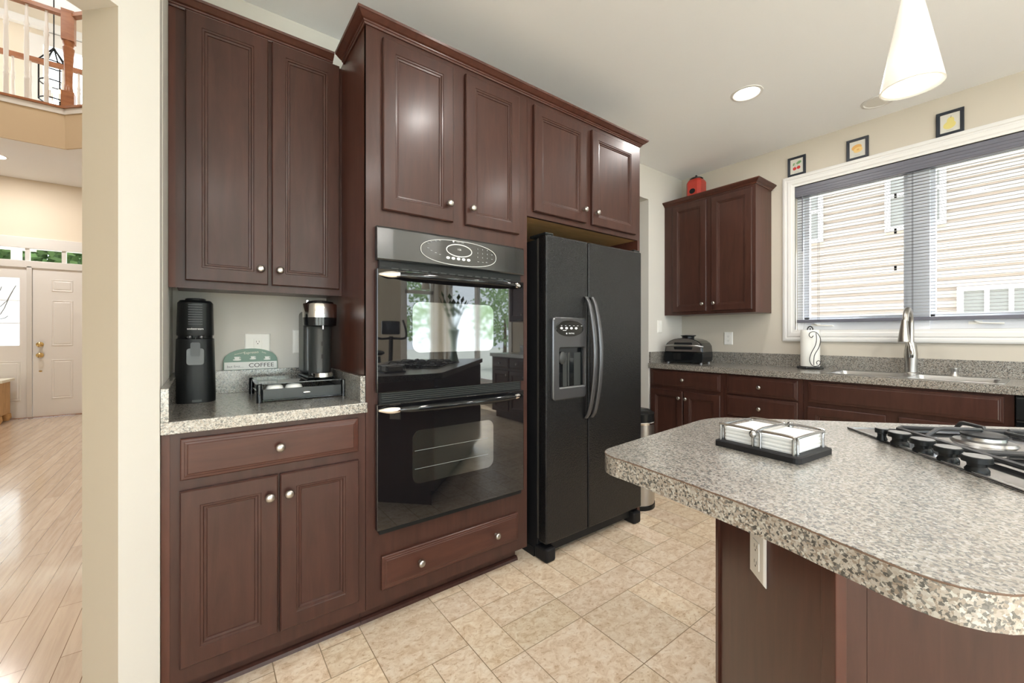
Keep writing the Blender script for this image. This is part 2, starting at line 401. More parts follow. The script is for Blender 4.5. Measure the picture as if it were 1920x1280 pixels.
o = struct('window_6', mb, 'trim_white'); mb = MB(); mb.box((XS-.065, -4.15, .35), (XS-.06, -.85, 2.45)); obj('pane', mb, 'pane', o)  # west window out of view, added to bring in more daylight
# window wall
WY0, WY1 = -.15, 1.296           # clear opening (y)
WZ0 = ox(1500, 618.5, XW).z; WZ1 = 2.33
WZT = ox(1491, 352, XW).z
WZ1 = WZT+.005
SY0, SY1, SZ0, SZ1 = -4.1, -2.0, .35, 2.25
mb = MB()
for (y0, y1, z0, z1) in ((WY1, YW+.12, 0, CEIL), (WY0, WY1, 0, WZ0), (WY0, WY1, WZ1, CEIL), (SY1, WY0, 0, CEIL), (SY0, SY1, 0, SZ0), (SY0, SY1, SZ1, CEIL), (YE, SY0, 0, CEIL)):
    mb.box((XW, y0, z0), (XW+.14, y1, z1))
struct('wall_east', mb, 'wall_paint')
# back wall with tall windows; first two unseen, added for more daylight
BW = [(-1.7, .1), (.35, 2.3), (3.1, 3.72)]; BZ0, BZ1 = .15, 2.5
mb = MB(); xs = [XS-.12]+[t for p in BW for t in p]+[XW+.14]
for i in range(0, len(xs), 2): mb.box((xs[i], YE-.12, 0), (xs[i+1], YE, CEIL))
for a, b in BW: mb.box((a, YE-.12, 0), (b, YE, BZ0)); mb.box((a, YE-.12, BZ1), (b, YE, CEIL))
struct('wall_south', mb, 'wall_paint')
k = 3
for a, b in BW:
    mb = MB()
    for q in ((a, BZ0, a+.06, BZ1), (b-.06, BZ0, b, BZ1), (a, BZ0, b, BZ0+.06), (a, BZ1-.06, b, BZ1), (a, 1.98, b, 2.05)) + (((a+b)/2-.03, BZ0, (a+b)/2+.03, BZ1),)*(b-a > 1):
        mb.box((q[0], YE-.09, q[1]), (q[2], YE-.03, q[3]))
    for q in ((a-.08, BZ0-.08, a, BZ1+.08), (b, BZ0-.08, b+.08, BZ1+.08), (a, BZ1, b, BZ1+.08), (a, BZ0-.08, b, BZ0)): mb.box((q[0], YE, q[1]), (q[2], YE+.018, q[3]))
    o = struct('window_%d' % k, mb, 'trim_white'); mb = MB(); mb.box((a+.05, YE-.065, BZ0+.05), (b-.05, YE-.06, BZ1-.05)); obj('pane', mb, 'pane', o); k += 1
mb = MB()
for q in ((SY0, SZ0, SY0+.06, SZ1), (SY1-.06, SZ0, SY1, SZ1), (SY0, SZ0, SY1, SZ0+.06), (SY0, SZ1-.06, SY1, SZ1), ((SY0+SY1)/2-.04, SZ0, (SY0+SY1)/2+.04, SZ1)): mb.box((XW+.03, q[0], q[1]), (XW+.1, q[2], q[3]))
for q in ((SY0-.08, SZ0-.08, SY0, SZ1+.08), (SY1, SZ0-.08, SY1+.08, SZ1+.08), (SY0, SZ1, SY1, SZ1+.08), (SY0, SZ0-.08, SY1, SZ0)): mb.box((XW-.018, q[0], q[1]), (XW, q[2], q[3]))
o = struct('window_2', mb, 'trim_white'); mb = MB(); mb.box((XW+.06, SY0+.05, SZ0+.05), (XW+.064, SY1-.05, SZ1-.05)); obj('pane', mb, 'pane', o)
mb = MB(); mb.box((XW, -4.4, CEIL+.2), (XW+.14, 10.8, 6.9)); struct('wall_sky_block', mb, 'wall_light')  # unseen upper wall added to block sky light from the neighbour's siding
mb = MB(); mb.box((-.1, -4.9, 6.9), (4.6, 11.3, 7.05)); mb.box((-2.1, -4.9, 6.9), (-.1, YS-.1, 7.05)); struct('roof', mb, 'roof_grey')  # unseen roof and eave, added to cut sky light on the neighbour's siding
# ---- sink window: casing, vinyl frames, panes
cz1 = ox(1468.8, 336.5, XW).z; cz0 = ox(1480, 639.5, XW).z; cy1 = yb(1468.8, XW); cw = cy1-WY1
W = bpy.data.objects.new('window_1', None); C.objects.link(W); W.location = (XW, .57, cz0); W['kind'] = 'structure'
mb = MB(); prof = [(0, 0), (0, .016), (.01, .020), (.022, .020), (.027, .013), (.034, .013), (.039, .018), (.062, .016), (.07, .011), (cw, .010), (cw, -.012)]
ys0, ys1 = WY0-cw, cy1
zb = WZ0; ls = []
for ins, o_ in prof:
    iz0 = ins*(zb-cz0)/cw; iz1 = ins*(cz1-WZ1)/cw
    ls.append([V((XW-o_, ys1-ins, cz0+iz0)), V((XW-o_, ys0+ins, cz0+iz0)), V((XW-o_, ys0+ins, cz1-iz1)), V((XW-o_, ys1-ins, cz1-iz1))])
mb.loops(ls, 0, False, False, False); obj('casing', mb, 'trim_white', W)
MY = .573                         # mullion centre
fx = XW+.045
def sash(y0, y1, hinge_left):
    fb = MB(); z0, z1 = WZ0, WZ1
    fw = .045; fbm = .085
    for q in ((y0, z0, y0+fw, z1), (y1-fw, z0, y1, z1), (y0+fw, z0, y1-fw, z0+fbm), (y0+fw, z1-.05, y1-fw, z1)): fb.box((fx, q[0], q[1]), (fx+.07, q[2], q[3]))
    f = obj('frame', fb, 'vinyl_white', W, .004)
    sb = MB(); g_ = .02
    for q in ((y0+fw, z0+fbm-.02, y0+fw+.035, z1-.05), (y1-fw-.035, z0+fbm-.02, y1-fw, z1-.05), (y0+fw, z0+fbm-.02, y1-fw, z0+fbm+.02), (y0+fw, z1-.09, y1-fw, z1-.05)): sb.box((fx+.02, q[0], q[1]), (fx+.06, q[2], q[3]))
    s_ = obj('sash', sb, 'vinyl_white', W, .003)
    pb = MB(); pb.box((fx+.038, y0+fw+.03, z0+fbm+.015), (fx+.042, y1-fw-.03, z1-.085)); obj('pane', pb, 'pane', s_)
    ck = MB(); yc = y1-.13 if hinge_left else y1-.26
    ck.box((fx-.004, yc-.03, z0+.03), (fx, yc+.03, z0+.05)); ck.tube([(fx-.002, yc, z0+.045), (fx-.02, yc, z0+.05), (fx-.024, yc-.02, z0+.038), (fx-.024, yc-.12, z0+.032)], .005)
    obj('crank_handle', ck, 'white_plastic', W)
    tb = MB(); tb.box((fx-.001, yc-.26, z0+.058), (fx+.001, yc-.34, z0+.066)); obj('vent_slot', tb, 'grey_mark', W)
sash(MY, WY1, True); sash(WY0, MY, False)
mb = MB(); mb.box((fx-.01, MY-.055, WZ0), (fx+.075, MY+.055, WZ1)); obj('mullion', mb, 'vinyl_white', W)
for zz in (.35, .62, .88):
    mb = MB(); yl = MY+.04+.045+.03; zc = WZ0+.1+(WZ1-WZ0-.2)*zz; mb.box((fx+.005, yl, zc-.02), (fx+.02, yl+.012, zc+.015)); obj('hinge_clip', mb, 'black_matte', W)
# ------------------------------------------------------------------ window blind
B = thing('window_blind', 'wide dark grey mini blind with open slats across the window over the sink', 'blind', (XW, .57, WZ0+.05))
bx = XW+.015
hz0 = ox(1493, 371, XW).z
mb = MB(); mb.box((bx-.022, WY0+.004, hz0), (bx+.018, WY1-.004, WZT-.002)); 
for j in range(3): mb.box((bx-.025, WY0+.004, hz0+.012+j*.02), (bx-.022, WY1-.004, hz0+.016+j*.02))
obj('headrail', mb, 'slat_grey', B, .002)
bz0 = ox(1497, 605, XW).z
mb = MB(); zz = bz0+.036
while zz < hz0-.004:
    c_ = .0115
    i0 = mb.add([(bx-c_, WY0+.01, zz-.0012), (bx-c_, WY1-.012, zz-.0012), (bx, WY1-.012, zz+.0012), (bx, WY0+.01, zz+.0012), (bx+c_, WY1-.012, zz-.0012), (bx+c_, WY0+.01, zz-.0012)])
    mb.quad((i0, i0+1, i0+2, i0+3)); mb.quad((i0+3, i0+2, i0+4, i0+5)); zz += .0222
obj('slats', mb, 'slat', B)
mb = MB(); mb.box((bx-.012, WY0+.008, bz0), (bx+.012, WY1-.01, bz0+.024)); obj('bottom_rail', mb, 'slat_grey', B, .002)
mb = MB()
for yy in (WY1-.155, WY1-.165, .60, .595, -.05): mb = MB(); mb.tube([(bx-.014, yy, bz0+.01), (bx-.014, yy, hz0+.01)], .0011, 5); obj('ladder_cord', mb, 'cord_dark', B)
mb = MB(); mb.tube([(bx-.03, WY1-.055, hz0+.005), (bx-.03, WY1-.057, hz0-.45)], .0028, 6); obj('tilt_wand', mb, 'slat_grey', B)
# ------------------------------------------------------------------ neighbour house outside the window
HX = 9.2
NB = thing('house', 'neighbouring house with cream lap siding seen through the blind', 'house', (HX+1, 2.5, -.5))
mb = MB(); lz = -.5; ls = [(-12, 12)]
prof = []
while lz < 8: prof += [(HX-.03, lz), (HX-.03, lz+.095), (HX, lz+.12), (HX, lz+.1499)]; lz += .15
ls = [[V((x, yy, z)) for x, z in prof]+[V((HX+.4, yy, 8)), V((HX+.4, yy, -.5))] for yy in (-6, 14)]
mb.loops(ls, 0, False); obj('siding', mb, 'siding', NB)
def nwin(u0, u1, v0, v1, div, gr=True):
    a, b = ox(u0, v0, HX), ox(u1, v1, HX); y1, y0 = a.y, b.y; z1, z0 = max(a.z, b.z), min(a.z, b.z)
    return nw(y0, y1, z0, z1, div)
def nw(y0, y1, z0, z1, div, rows=2):
    m_ = MB(); t = .07
    m_.box((HX-.07, y0-t, z0-t), (HX-.025, y1+t, z0)); m_.box((HX-.07, y0-t, z1), (HX-.018, y1+t, z1+t)); m_.box((HX-.07, y0-t, z0), (HX-.018, y0, z1)); m_.box((HX-.07, y1, z0), (HX-.018, y1+t, z1))
    for k_ in range(1, div): yy = y0+(y1-y0)*k_/div; m_.box((HX-.065, yy-.025, z0), (HX-.018, yy+.025, z1))
    for k_ in range(1, rows): z_ = z0+(z1-z0)*k_/rows; m_.box((HX-.065, y0, z_-.03), (HX-.018, y1, z_+.03))
    f = obj('window', m_, 'trim_white', NB); p = MB(); p.box((HX-.05, y0, z0), (HX-.035, y1, z1)); obj('pane', p, 'pane_dark', f)
zb1 = ox(1530, 449, HX).z; zm1 = ox(1530, 398, HX).z; zt = 2*zm1-zb1
nw(yb(1536, HX), yb(1512, HX), zb1, zt, 1); nw(yb(1700, HX), yb(1671, HX), zb1, zt, 1); nw(yb(1763, HX), yb(1735, HX), zb1, zt, 1)
a = ox(1808, 546, HX); b_ = ox(1930, 588, HX); nw(b_.y-.3, a.y, ox(1810, 588, HX).z, a.z, 4, 1)
mb = MB(); mb.box((HX-.6, -6, 8), (HX+3, 14, 8.15)); obj('roof', mb, 'roof_grey', NB)
# yard ground
mb = MB(); mb.box((4.2, -40, -.6), (9.0, 16, -.5)); mb.box((-30, -40, -.6), (4.2, -4.6, -.5)); mb.box((9.0, -40, -.6), (30, -8, -.5)); mb.box((-12, 12.2, -.25), (6, 30, -.15)); struct('ground', mb, 'bounce_paving')
# ------------------------------------------------------------------ upper cabinet left
YU = 1.99; YF = 1.645; XT = .5167; XR = 1.3366; XFR = 2.287
ZU0, ZU1 = 1.357, 2.405
def rect_front(fr, plane, uL, uR, z0, z1, dth=.019):
    if fr is FA:
        p = plane-dth; a, b = xa(uL, p), xa(uR, p); return V((a, plane, z0)), b-a, z1-z0
    p = plane-dth; a, b = yb(uL, p), yb(uR, p); return V((plane, a, z0)), a-b, z1-z0
cab = thing('wall_cabinet', 'dark cherry two-door wall cabinet hanging above the coffee corner', 'cabinet', ((XL+XT)/2, YW, ZU0))
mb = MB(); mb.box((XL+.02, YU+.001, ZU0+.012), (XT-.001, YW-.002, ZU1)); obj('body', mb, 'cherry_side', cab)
mb = MB(); mb.box((XL+.001, YU, ZU0), (XL+.022, YU+.019, ZU1+.004)); obj('filler_strip', mb, 'cherry_side', cab)
def face_frame(parent, fr, base, w_, h, holes, th=.019, m='cherry'):
    # rails and stiles as a grid of strips around rectangular holes (a0,a1,z0,z1 relative)
    xs = sorted({0, w_, *[t for q in holes for t in q[:2]]}); zs = sorted({0, h, *[t for q in holes for t in q[2:]]})
    mb = MB()
    for i in range(len(xs)-1):
        for j in range(len(zs)-1):
            cx, cz = (xs[i]+xs[i+1])/2, (zs[j]+zs[j+1])/2
            if any(q[0] < cx < q[1] and q[2] < cz < q[3] for q in holes): continue
            mb.obox(base+fr.a*xs[i]+fr.u*zs[j]-fr.o*th, fr.a*(xs[i+1]-xs[i]), fr.o*th, fr.u*(zs[j+1]-zs[j]))
    o = obj('face_frame', mb, m, parent); return o
mb = MB(); mb.box((XL+.022, YU-.0, ZU0), (XT-.001, YU+.001, ZU1)); obj('face_frame', mb, 'cherry', cab)
zb0 = oy(504, 534, YU-.019).z; zt0 = 2.375
ztU = oy(352, 17, YU-.019).z
b0, w0, h0 = rect_front(FA, YU, 347, 503, zb0, ztU); door(cab, FA, b0, w0, h0, [(-.028, .062)])
b0, w0, h0 = rect_front(FA, YU, 510, 637, zb0, ztU); door(cab, FA, b0, w0, h0, [(.028, .062)])
crown(cab, [((XL+.001, YU), (0, -1)), ((XT-.0425, YU), (0, -1))], ZU1)
# ------------------------------------------------------------------ tall oven cabinet + fridge cabinet
tall = thing('oven_cabinet', 'tall dark cherry cabinet housing the black double oven', 'cabinet', ((XT+XR)/2, YW, 0))
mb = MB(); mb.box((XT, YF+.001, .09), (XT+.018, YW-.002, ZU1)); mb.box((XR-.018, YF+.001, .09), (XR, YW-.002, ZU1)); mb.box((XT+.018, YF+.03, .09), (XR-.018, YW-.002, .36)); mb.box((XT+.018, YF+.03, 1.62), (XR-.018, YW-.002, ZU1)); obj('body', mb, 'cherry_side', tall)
ZO0, ZO1 = oy(706, 1003, 1.615).z, oy(708, 421, 1.608).z
XO0, XO1 = xa(708, 1.61), xa(983, 1.61)
face_frame(tall, FA, V((XT, YF, .088)), XR-XT, ZU1-.088, [(XO0-XT+.02, XO1-XT-.02, ZO0-.088+.01, ZO1-.088-.02)])
zd0 = oy(851, 415, YF-.019).z; zd1 = oy(719, 68, YF-.019).z
zd0 = (zd0+oy(975, 440, YF-.019).z+oy(718, 391.7, YF-.019).z)/3
zd1 = (zd1+oy(851, 124, YF-.019).z+oy(975, 183, YF-.019).z)/3
b0, w0, h0 = rect_front(FA, YF, 719, 851, zd0, zd1); door(tall, FA, b0, w0, h0, [(-.027, .075)])
b0, w0, h0 = rect_front(FA, YF, 874.3, 975, zd0, zd1); door(tall, FA, b0, w0, h0, [(.027, .075)])
zq0 = (oy(718, 1107, YF-.019).z+oy(972.8, 1012.5, YF-.019).z)/2; zq1 = (oy(717, 1043, YF-.019).z+oy(972.8, 963, YF-.019).z)/2
b0, w0, h0 = rect_front(FA, YF, 717, 973, zq0, zq1)
door(tall, FA, b0, w0, h0, [(w0*.232, h0*.5), (w0*.795, h0*.5)], 'drawer', 'cherry_h', DRAWP)
mb = MB(); mb.box((XT, YF+.075, 0), (XR-.02, YF+.09, .09)); obj('toe_kick', mb, 'cherry', tall)
mb = MB(); mb.prism([(XT-.0, YF+.075, 0), (XT, YF+.056, 0), (XT, YF+.060, .012), (XT, YF+.068, .018), (XT, YF+.075, .019)], (XR-.015-XT, 0, 0)); obj('shoe_moulding', mb, 'cherry', tall)
fc = thing('fridge_cabinet', 'dark cherry two-door cabinet above the black refrigerator', 'cabinet', ((XR+XFR)/2, YW, 1.79))
ZF = 1.792
mb = MB(); mb.box((XR+.001, YF+.02, ZF), (XFR-.001, YW-.002, ZU1)); obj('body', mb, 'pine', fc)
mb = MB(); mb.box((XFR-.024, YF+.02, .0), (XFR, YW-.002, ZF)); mb.box((XFR-.024, YF, .0), (XFR, YF+.02, ZF)); obj('end_panel', mb, 'cherry_side', fc)
mb = MB(); mb.box((XR+.001, YF, ZF), (XFR, YF+.02, ZU1)); obj('face_frame', mb, 'cherry', fc)
zf0 = (oy(1002.6, 395, YF-.019).z+oy(1100, 418.6, YF-.019).z+oy(1192, 439, YF-.019).z)/3; zf1 = (oy(1002.6, 194, YF-.019).z+oy(1193, 278.5, YF-.019).z)/2
b0, w0, h0 = rect_front(FA, YF, 1002.6, 1100.5, zf0, zf1); door(fc, FA, b0, w0, h0, [(-.027, .07)])
b0, w0, h0 = rect_front(FA, YF, 1111.5, 1193, zf0, zf1); door(fc, FA, b0, w0, h0, [(.027, .07)])
cr = thing('crown_trim', 'cherry crown moulding capping the tall oven and fridge cabinets', 'moulding', ((XT+XFR)/2, YF, ZU1))
prof_pts = [((XT, YU-.041), (-1, 0)), ((XT, YF), (-1, -1)), ((XFR, YF), (1, -1)), ((XFR, YW-.003), (1, 0))]
crown(cr, prof_pts, ZU1, name='moulding')
mb = MB(); mb.box((XT+.001, YF+.001, ZU1+.001), (XFR-.001, YW-.004, ZU1+.02)); obj('top_board', mb, 'cherry_side', cr)
# ------------------------------------------------------------------ base cabinet left
bc = thing('base_cabinet', 'dark cherry base cabinet with one drawer and two doors under the coffee counter', 'cabinet', ((XL+XT)/2, YW, 0))
ZC0, ZC1 = .876, .914
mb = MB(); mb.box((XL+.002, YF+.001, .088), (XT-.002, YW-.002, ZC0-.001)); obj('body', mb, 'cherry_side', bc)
mb = MB(); mb.box((XL+.022, YF-.0005, .088), (XT-.002, YF+.001, ZC0-.001)); obj('face_frame', mb, 'cherry', bc)
mb = MB(); mb.box((XL+.001, YF-.003, .02), (XL+.022, YF+.015, ZC0-.001)); obj('filler_strip', mb, 'cherry_side', bc)
za, zb_ = (oy(337.4, 902, YF-.019).z+oy(673, 847.3, YF-.019).z)/2, (oy(337.4, 823, YF-.019).z+oy(673, 785.2, YF-.019).z)/2
b0, w0, h0 = rect_front(FA, YF, 337.4, 673, za, zb_); door(bc, FA, b0, w0, h0, [(w0*.5, h0*.5)], 'drawer', 'cherry_h', DRAWP)
za, zb_ = (oy(336, 1259.6, YF-.019).z+oy(521.4, 1182.4, YF-.019).z+oy(671.6, 1131.6, YF-.019).z)/3, (oy(336, 920.4, YF-.019).z+oy(674, 864.8, YF-.019).z)/2
b0, w0, h0 = rect_front(FA, YF, 336.5, 521.5, za, zb_); door(bc, FA, b0, w0, h0, [(-.026, -.068)])
b0, w0, h0 = rect_front(FA, YF, 525.5, 673.5, za, zb_); door(bc, FA, b0, w0, h0, [(.026, -.068)])
mb = MB(); mb.box((XL+.02, YF+.075, 0), (XT-.001, YF+.09, .088)); obj('toe_kick', mb, 'cherry', bc)
mb = MB(); mb.prism([(XL+.01, YF+.075, 0), (XL+.01, YF+.056, 0), (XL+.01, YF+.060, .012), (XL+.01, YF+.068, .018), (XL+.01, YF+.075, .019)], (XT-XL-.012, 0, 0)); obj('shoe_moulding', mb, 'cherry', bc)
# countertop left
ct = thing('countertop', 'grey speckled laminate countertop with backsplash in the coffee corner', 'countertop', ((XL+XT)/2, YW, ZC0))
mb = MB(); mb.box((XL+.001, 1.62, ZC0), (xa(689, 1.62), YF-.001, ZC1)); mb.box((XL+.001, YF-.001, ZC0), (XT-.001, YW-.002, ZC1)); obj('slab', mb, 'granite', ct, .0015)
mb = MB(); mb.box((XL+.001, YW-.021, ZC1), (XT-.001, YW-.002, 1.016)); obj('backsplash', mb, 'granite', ct, .001)
mb = MB(); mb.box((XL+.001, 1.622, ZC1), (XL+.021, YW-.021, 1.016)); obj('side_splash', mb, 'granite', ct, .001)
mb = MB(); mb.box((XT-.021, 1.647, ZC1), (XT-.001, YW-.021, 1.016)); obj('side_splash', mb, 'granite', ct, .001)
# ------------------------------------------------------------------ double oven
ov = thing('double_oven', 'black built-in double wall oven with glass doors in the tall cabinet', 'oven', ((XO0+XO1)/2, YF, ZO0))
YG = 1.615; W_ = XO1-XO0
mb = MB(); mb.box((XO0+.03, YF-.01, ZO0+.012), (XO1-.03, YF+.5, ZO1-.03)); obj('body', mb, 'black_matte', ov)
def zav(pts, y): return sum(oy(u, v, y).z for u, v in pts)/len(pts)
zp0 = zav([(710.5, 486.7), (983, 515)], 1.605)
# control panel, gently bowed
mb = MB(); n_ = 12; ls = []
for i in range(n_+1):
    t = i/n_; x = XO0+W_*t; yy = 1.612-.010*math.sin(math.pi*min(1, max(0, t)))**.5
    ls.append([V((x, YF-.002, zp0)), V((x, yy+.004, zp0)), V((x, yy, zp0+.006)), V((x, yy+.002, ZO1-.008)), V((x, yy+.008, ZO1)), V((x, YF-.002, ZO1))])
mb.loops(ls, 0, False); cp = obj('control_panel', mb, 'oven_panel', ov)
def py_(x): t = (x-XO0)/W_; return 1.612-.010*math.sin(math.pi*min(1, max(0, t)))**.5-.0006
xc, zc = xa(861, 1.603), zav([(861, 471.5)], 1.603)
def ell(cx, cz, a_, b_, y, r, mi=0, n=40, p=2, mb=None):
    mb = mb or MB(); pts = []
    for k in range(n):
        t = 2*math.pi*k/n; c_, s_ = math.cos(t), math.sin(t)
        pts.append((cx+a_*abs(c_)**(2/p)*(1 if c_ >= 0 else -1), y, cz+b_*abs(s_)**(2/p)*(1 if s_ >= 0 else -1)))
    return mb.tube(pts, r, 6, mi, True)
# rounded-lens outline, asymmetrical tilt is only perspective
ax_ = (xa(929.5, 1.603)-xa(788.5, 1.603))/2; xm = (xa(929.5, 1.603)+xa(788.5, 1.603))/2
bz = .0435; zm = zav([(788.5, 466), (929.5, 484)], 1.603)
def lens(s_, mb, r, y):
    pts = []
    for k in range(48):
        t = 2*math.pi*k/48; c_ = math.cos(t); x = xm+ax_*s_*(abs(c_)**.85)*(1 if c_ >= 0 else -1); z = zm+bz*s_*math.sin(t)*(1-.25*abs(c_)**3)
        pts.append((x, y, z))
    return mb.tube(pts, r, 6, 0, True)
ell(xm, zm, ax_, .054, 1.6012, .0012, n=48, p=2.35, mb=(mb := MB())); obj('display_ring', mb, 'white_mark', cp)
ell(xc, zc+.003, .064, .0265, 1.6012, .0024, mb=(mb := MB())); obj('clock_ring', mb, 'white_mark', cp)
mb = MB()
for k in range(5): mb = MB(); mb.lathe((xc-.056+k*.026, 1.6020, zc-.0335), (0, -1, 0), [(.0062, 0), (.006, .0012)], 16, sm=False, sx=1.5, up=(0, 0, 1)); obj('touch_button', mb, 'white_mark', cp)
mb = MB()
for gx, cols in ((xc+.095, 3),):
    for i in range(cols):
        for j in range(3): mb.box((gx+i*.026, 1.6010, zc+.020-j*.0185), (gx+i*.026+.003, 1.6020, zc+.0255-j*.0185))
lm = mb
for i, (dx, dz) in enumerate([(-.155, .016), (-.14, .024), (-.12, .030), (-.10, .034), (-.155, -.004), (-.14, -.013), (-.12, -.02), (-.10, -.025), (.17, .004), (.17, -.016), (.095, -.036), (.12, -.036), (.14, -.034)]): mb.box((xc+dx, 1.6012, zc+dz), (xc+dx+.009, 1.6020, zc+dz+.0022))
obj('legend_marks', mb, 'grey_mark', cp)['kind'] = 'stuff'
text('maker_name', 'MAYTAG', .0095, (xc+.004, 1.6008, zc+.040), (1, 0, 0), (0, 0, 1), 'grey_mark', cp, depth=.0003)
mb = MB(); mb.lathe((xc-.030, 1.6015, zc+.0405), (0, -1, 0), [(.0042, 0), (.004, .0006)], 16, sm=False); obj('maker_emblem', mb, 'white_mark', cp)
text('clock_digits', '1:26', .011, (xc, 1.6012, zc+.008), (1, 0, 0), (0, 0, 1), 'white_mark', cp, depth=.0003)
def oven_door(z0, z1, win):
    dmb = MB(); dmb.box((XO0, YG, z0), (XO1, YG+.024, z1)); dd = obj('door', dmb, 'oven_glass', ov, .002)
    x0, x1, wz0, wz1 = win; wb = MB(); R = .035; pts = []
    for cx, cz, a0 in ((x1-R, wz1-R, 0), (x0+R, wz1-R, 90), (x0+R, wz0+R, 180), (x1-R, wz0+R, 270)):
        for k in range(7): t = math.radians(a0+15*k); pts.append((cx+R*math.cos(t), YG-.0004, cz+R*math.sin(t)))
    wb.prism(pts, (0, .0004, 0)); obj('window', wb, 'oven_window', dd)
    rk = MB()
    for q in (.28, .62): rk.box((x0+.01, YG-.0008, wz0+(wz1-wz0)*q), (x1-.03, YG-.0005, wz0+(wz1-wz0)*q+.0012))
    if z0 < .8: obj('rack_wire', rk, 'grey_mark', dd)
    # handle: thick bowed bar with bright ends
    hz = z1-.024; hb = MB(); n2 = 20; ls = []
    for i in range(n2+1):
        t = i/n2; x = XO0+.025+(W_-.035)*t; s_ = math.sin(math.pi*t); bow = .050*(s_**.6 if s_ > 0 else 0)
        r = .0045+.0095*min(1, 2.2*s_)
        ls.append([V((x, YG-.004-bow+r*math.cos(2*math.pi*k/12)*.8, hz+r*math.sin(2*math.pi*k/12))) for k in range(12)])
    hb.loops(ls, 0, True); h_ = obj('handle', hb, 'black_gloss', dd)
    for xe, sg in ((XO0+.006, 1), (XO1-.004, -1)):
        eb = MB(); ls = []
        for i in range(8):
            t = i/7; x = xe+sg*.075*t; ls.append([V((x, YG-.002-.030*math.sin(t*1.35)+(.004+.009*math.sin(math.pi*min(1, t*.8+.05)))*.5*math.cos(2*math.pi*k/10), hz+.001+(.0025+.0105*math.sin(math.pi*min(1, t*.75+.04)))*math.sin(2*math.pi*k/10))) for k in range(10)])
        eb.loops(ls, 0, True); obj('end_cap', eb, 'chrome', h_)
    return dd
zu1 = zav([(709, 500), (981, 531)], YG); zu0 = zav([(709, 738), (981.6, 713)], YG); zl1 = zav([(708.6, 757.3), (980.8, 732.3)], YG); zl0 = ZO0+.012
wx0, wx1 = xa(773.5, YG), xa(925, YG)
oven_door(zu0, zu1, (wx0, wx1, zav([(776, 655), (917, 662)], YG), zav([(774, 566), (926, 572)], YG)))
oven_door(zl0, zl1, (wx0, wx1, zav([(774.5, 910), (925.8, 872.5)], YG), zav([(772.8, 807), (924, 786.6)], YG)))
mb = MB()
for y_, a_, b_ in ((.010, zu1, zp0), (.008, zl1, zu0), (.006, ZO0-.006, zl0)): mb = MB(); mb.box((XO0+.012, YG+y_, a_), (XO1-.012, YF, b_)); obj('vent_trim', mb, 'black_plastic', ov)
mb = MB()
for k in range(14): mb.box((XO0+.06+k*.044, YG+.006, zu1+.004), (XO0+.09+k*.044, YG+.010, zu1+.008))
obj('louvres', mb, 'graphite', ov); mb = MB()
for k in range(5): mb.box((XO0+.02, YG+.004-.0*k, zl1+.008+k*.008), (XO1-.02, YG+.008, zl1+.011+k*.008))
obj('louvres', mb, 'graphite', ov)
mb = MB(); 
# ------------------------------------------------------------------ refrigerator
YD = 1.575; FX0, FX1 = xa(1024, YD), xa(1202.6, YD); FXS = xa(1103, YD)
FZ0, FZ1 = .098, 1.695
fr_ = thing('refrigerator', 'black side-by-side refrigerator with ice dispenser and curved handles', 'refrigerator', ((FX0+FX1)/2, YD+.35, 0))
mb = MB(); mb.box((FX0+.006, YD+.075, .03), (FX1-.006, YD+.68, FZ1-.012)); obj('body', mb, 'black_matte', fr_, .004)
for nm, x0, x1 in (('l', FX0, FXS-.003), ('r', FXS+.003, FX1)):
    mb = MB(); mb.box((x0, YD, FZ0), (x1, YD+.062, FZ1)); dd = obj('door', mb, 'fridge_black', fr_, .008, seg=3)
    if nm == 'l': dl = dd
    else: drr = dd
    # handle
    hx = x1-.020 if nm == 'l' else x0+.022; zt_, zb_ = zav([(1096, 556)], YD), zav([(1100, 783)], YD)
    zt_ -= 0; hb = MB(); ls = []; n2 = 26
    for i in range(n2+1):
        t = i/n2; z = zb_+(zt_-zb_)*t; s_ = math.sin(math.pi*t)**.55 if 0 < t < 1 else 0
        wx = .012+.004*s_; wy = .010; yy = YD-.004-.058*s_
        sx_ = (.012 if nm == 'l' else .012)*math.sin(math.pi*t)
        ls.append([V((hx+sx_+wx*math.cos(2*math.pi*k/14), yy+wy*math.sin(2*math.pi*k/14), z)) for k in range(14)])
    hb.loops(ls, 0, True); obj('handle', hb, 'handle_grey', dd)
mb = MB(); mb.box((FX0+.004, YD+.062, .11), (FX1-.004, YD+.075, FZ1-.01)); obj('gasket', mb, 'slot_dark', fr_)
for xx, sg in ((FX0, 1), (FX1, -1)):
    mb = MB(); mb.box((xx+sg*.003, YD+.01, FZ1), (xx+sg*.062, YD+.14, FZ1+.014)); obj('hinge_cover', mb, 'black_plastic', fr_, .005)
    mb = MB(); mb.box((xx+sg*.002, YD+.0, .0), (xx+sg*.07, YD+.10, .075)); obj('foot', mb, 'black_matte', fr_, .012)
mb = MB(); mb.box((FX0+.07, YD+.04, .035), (FX1-.07, YD+.075, .095)); obj('base_grille', mb, 'black_matte', fr_, .003)
for xx in (FX0+.002, FX1-.03): mb = MB(); mb.box((xx, YD+.1, .0), (xx+.028, YD+.66, .05)); obj('side_skirt', mb, 'black_matte', fr_)
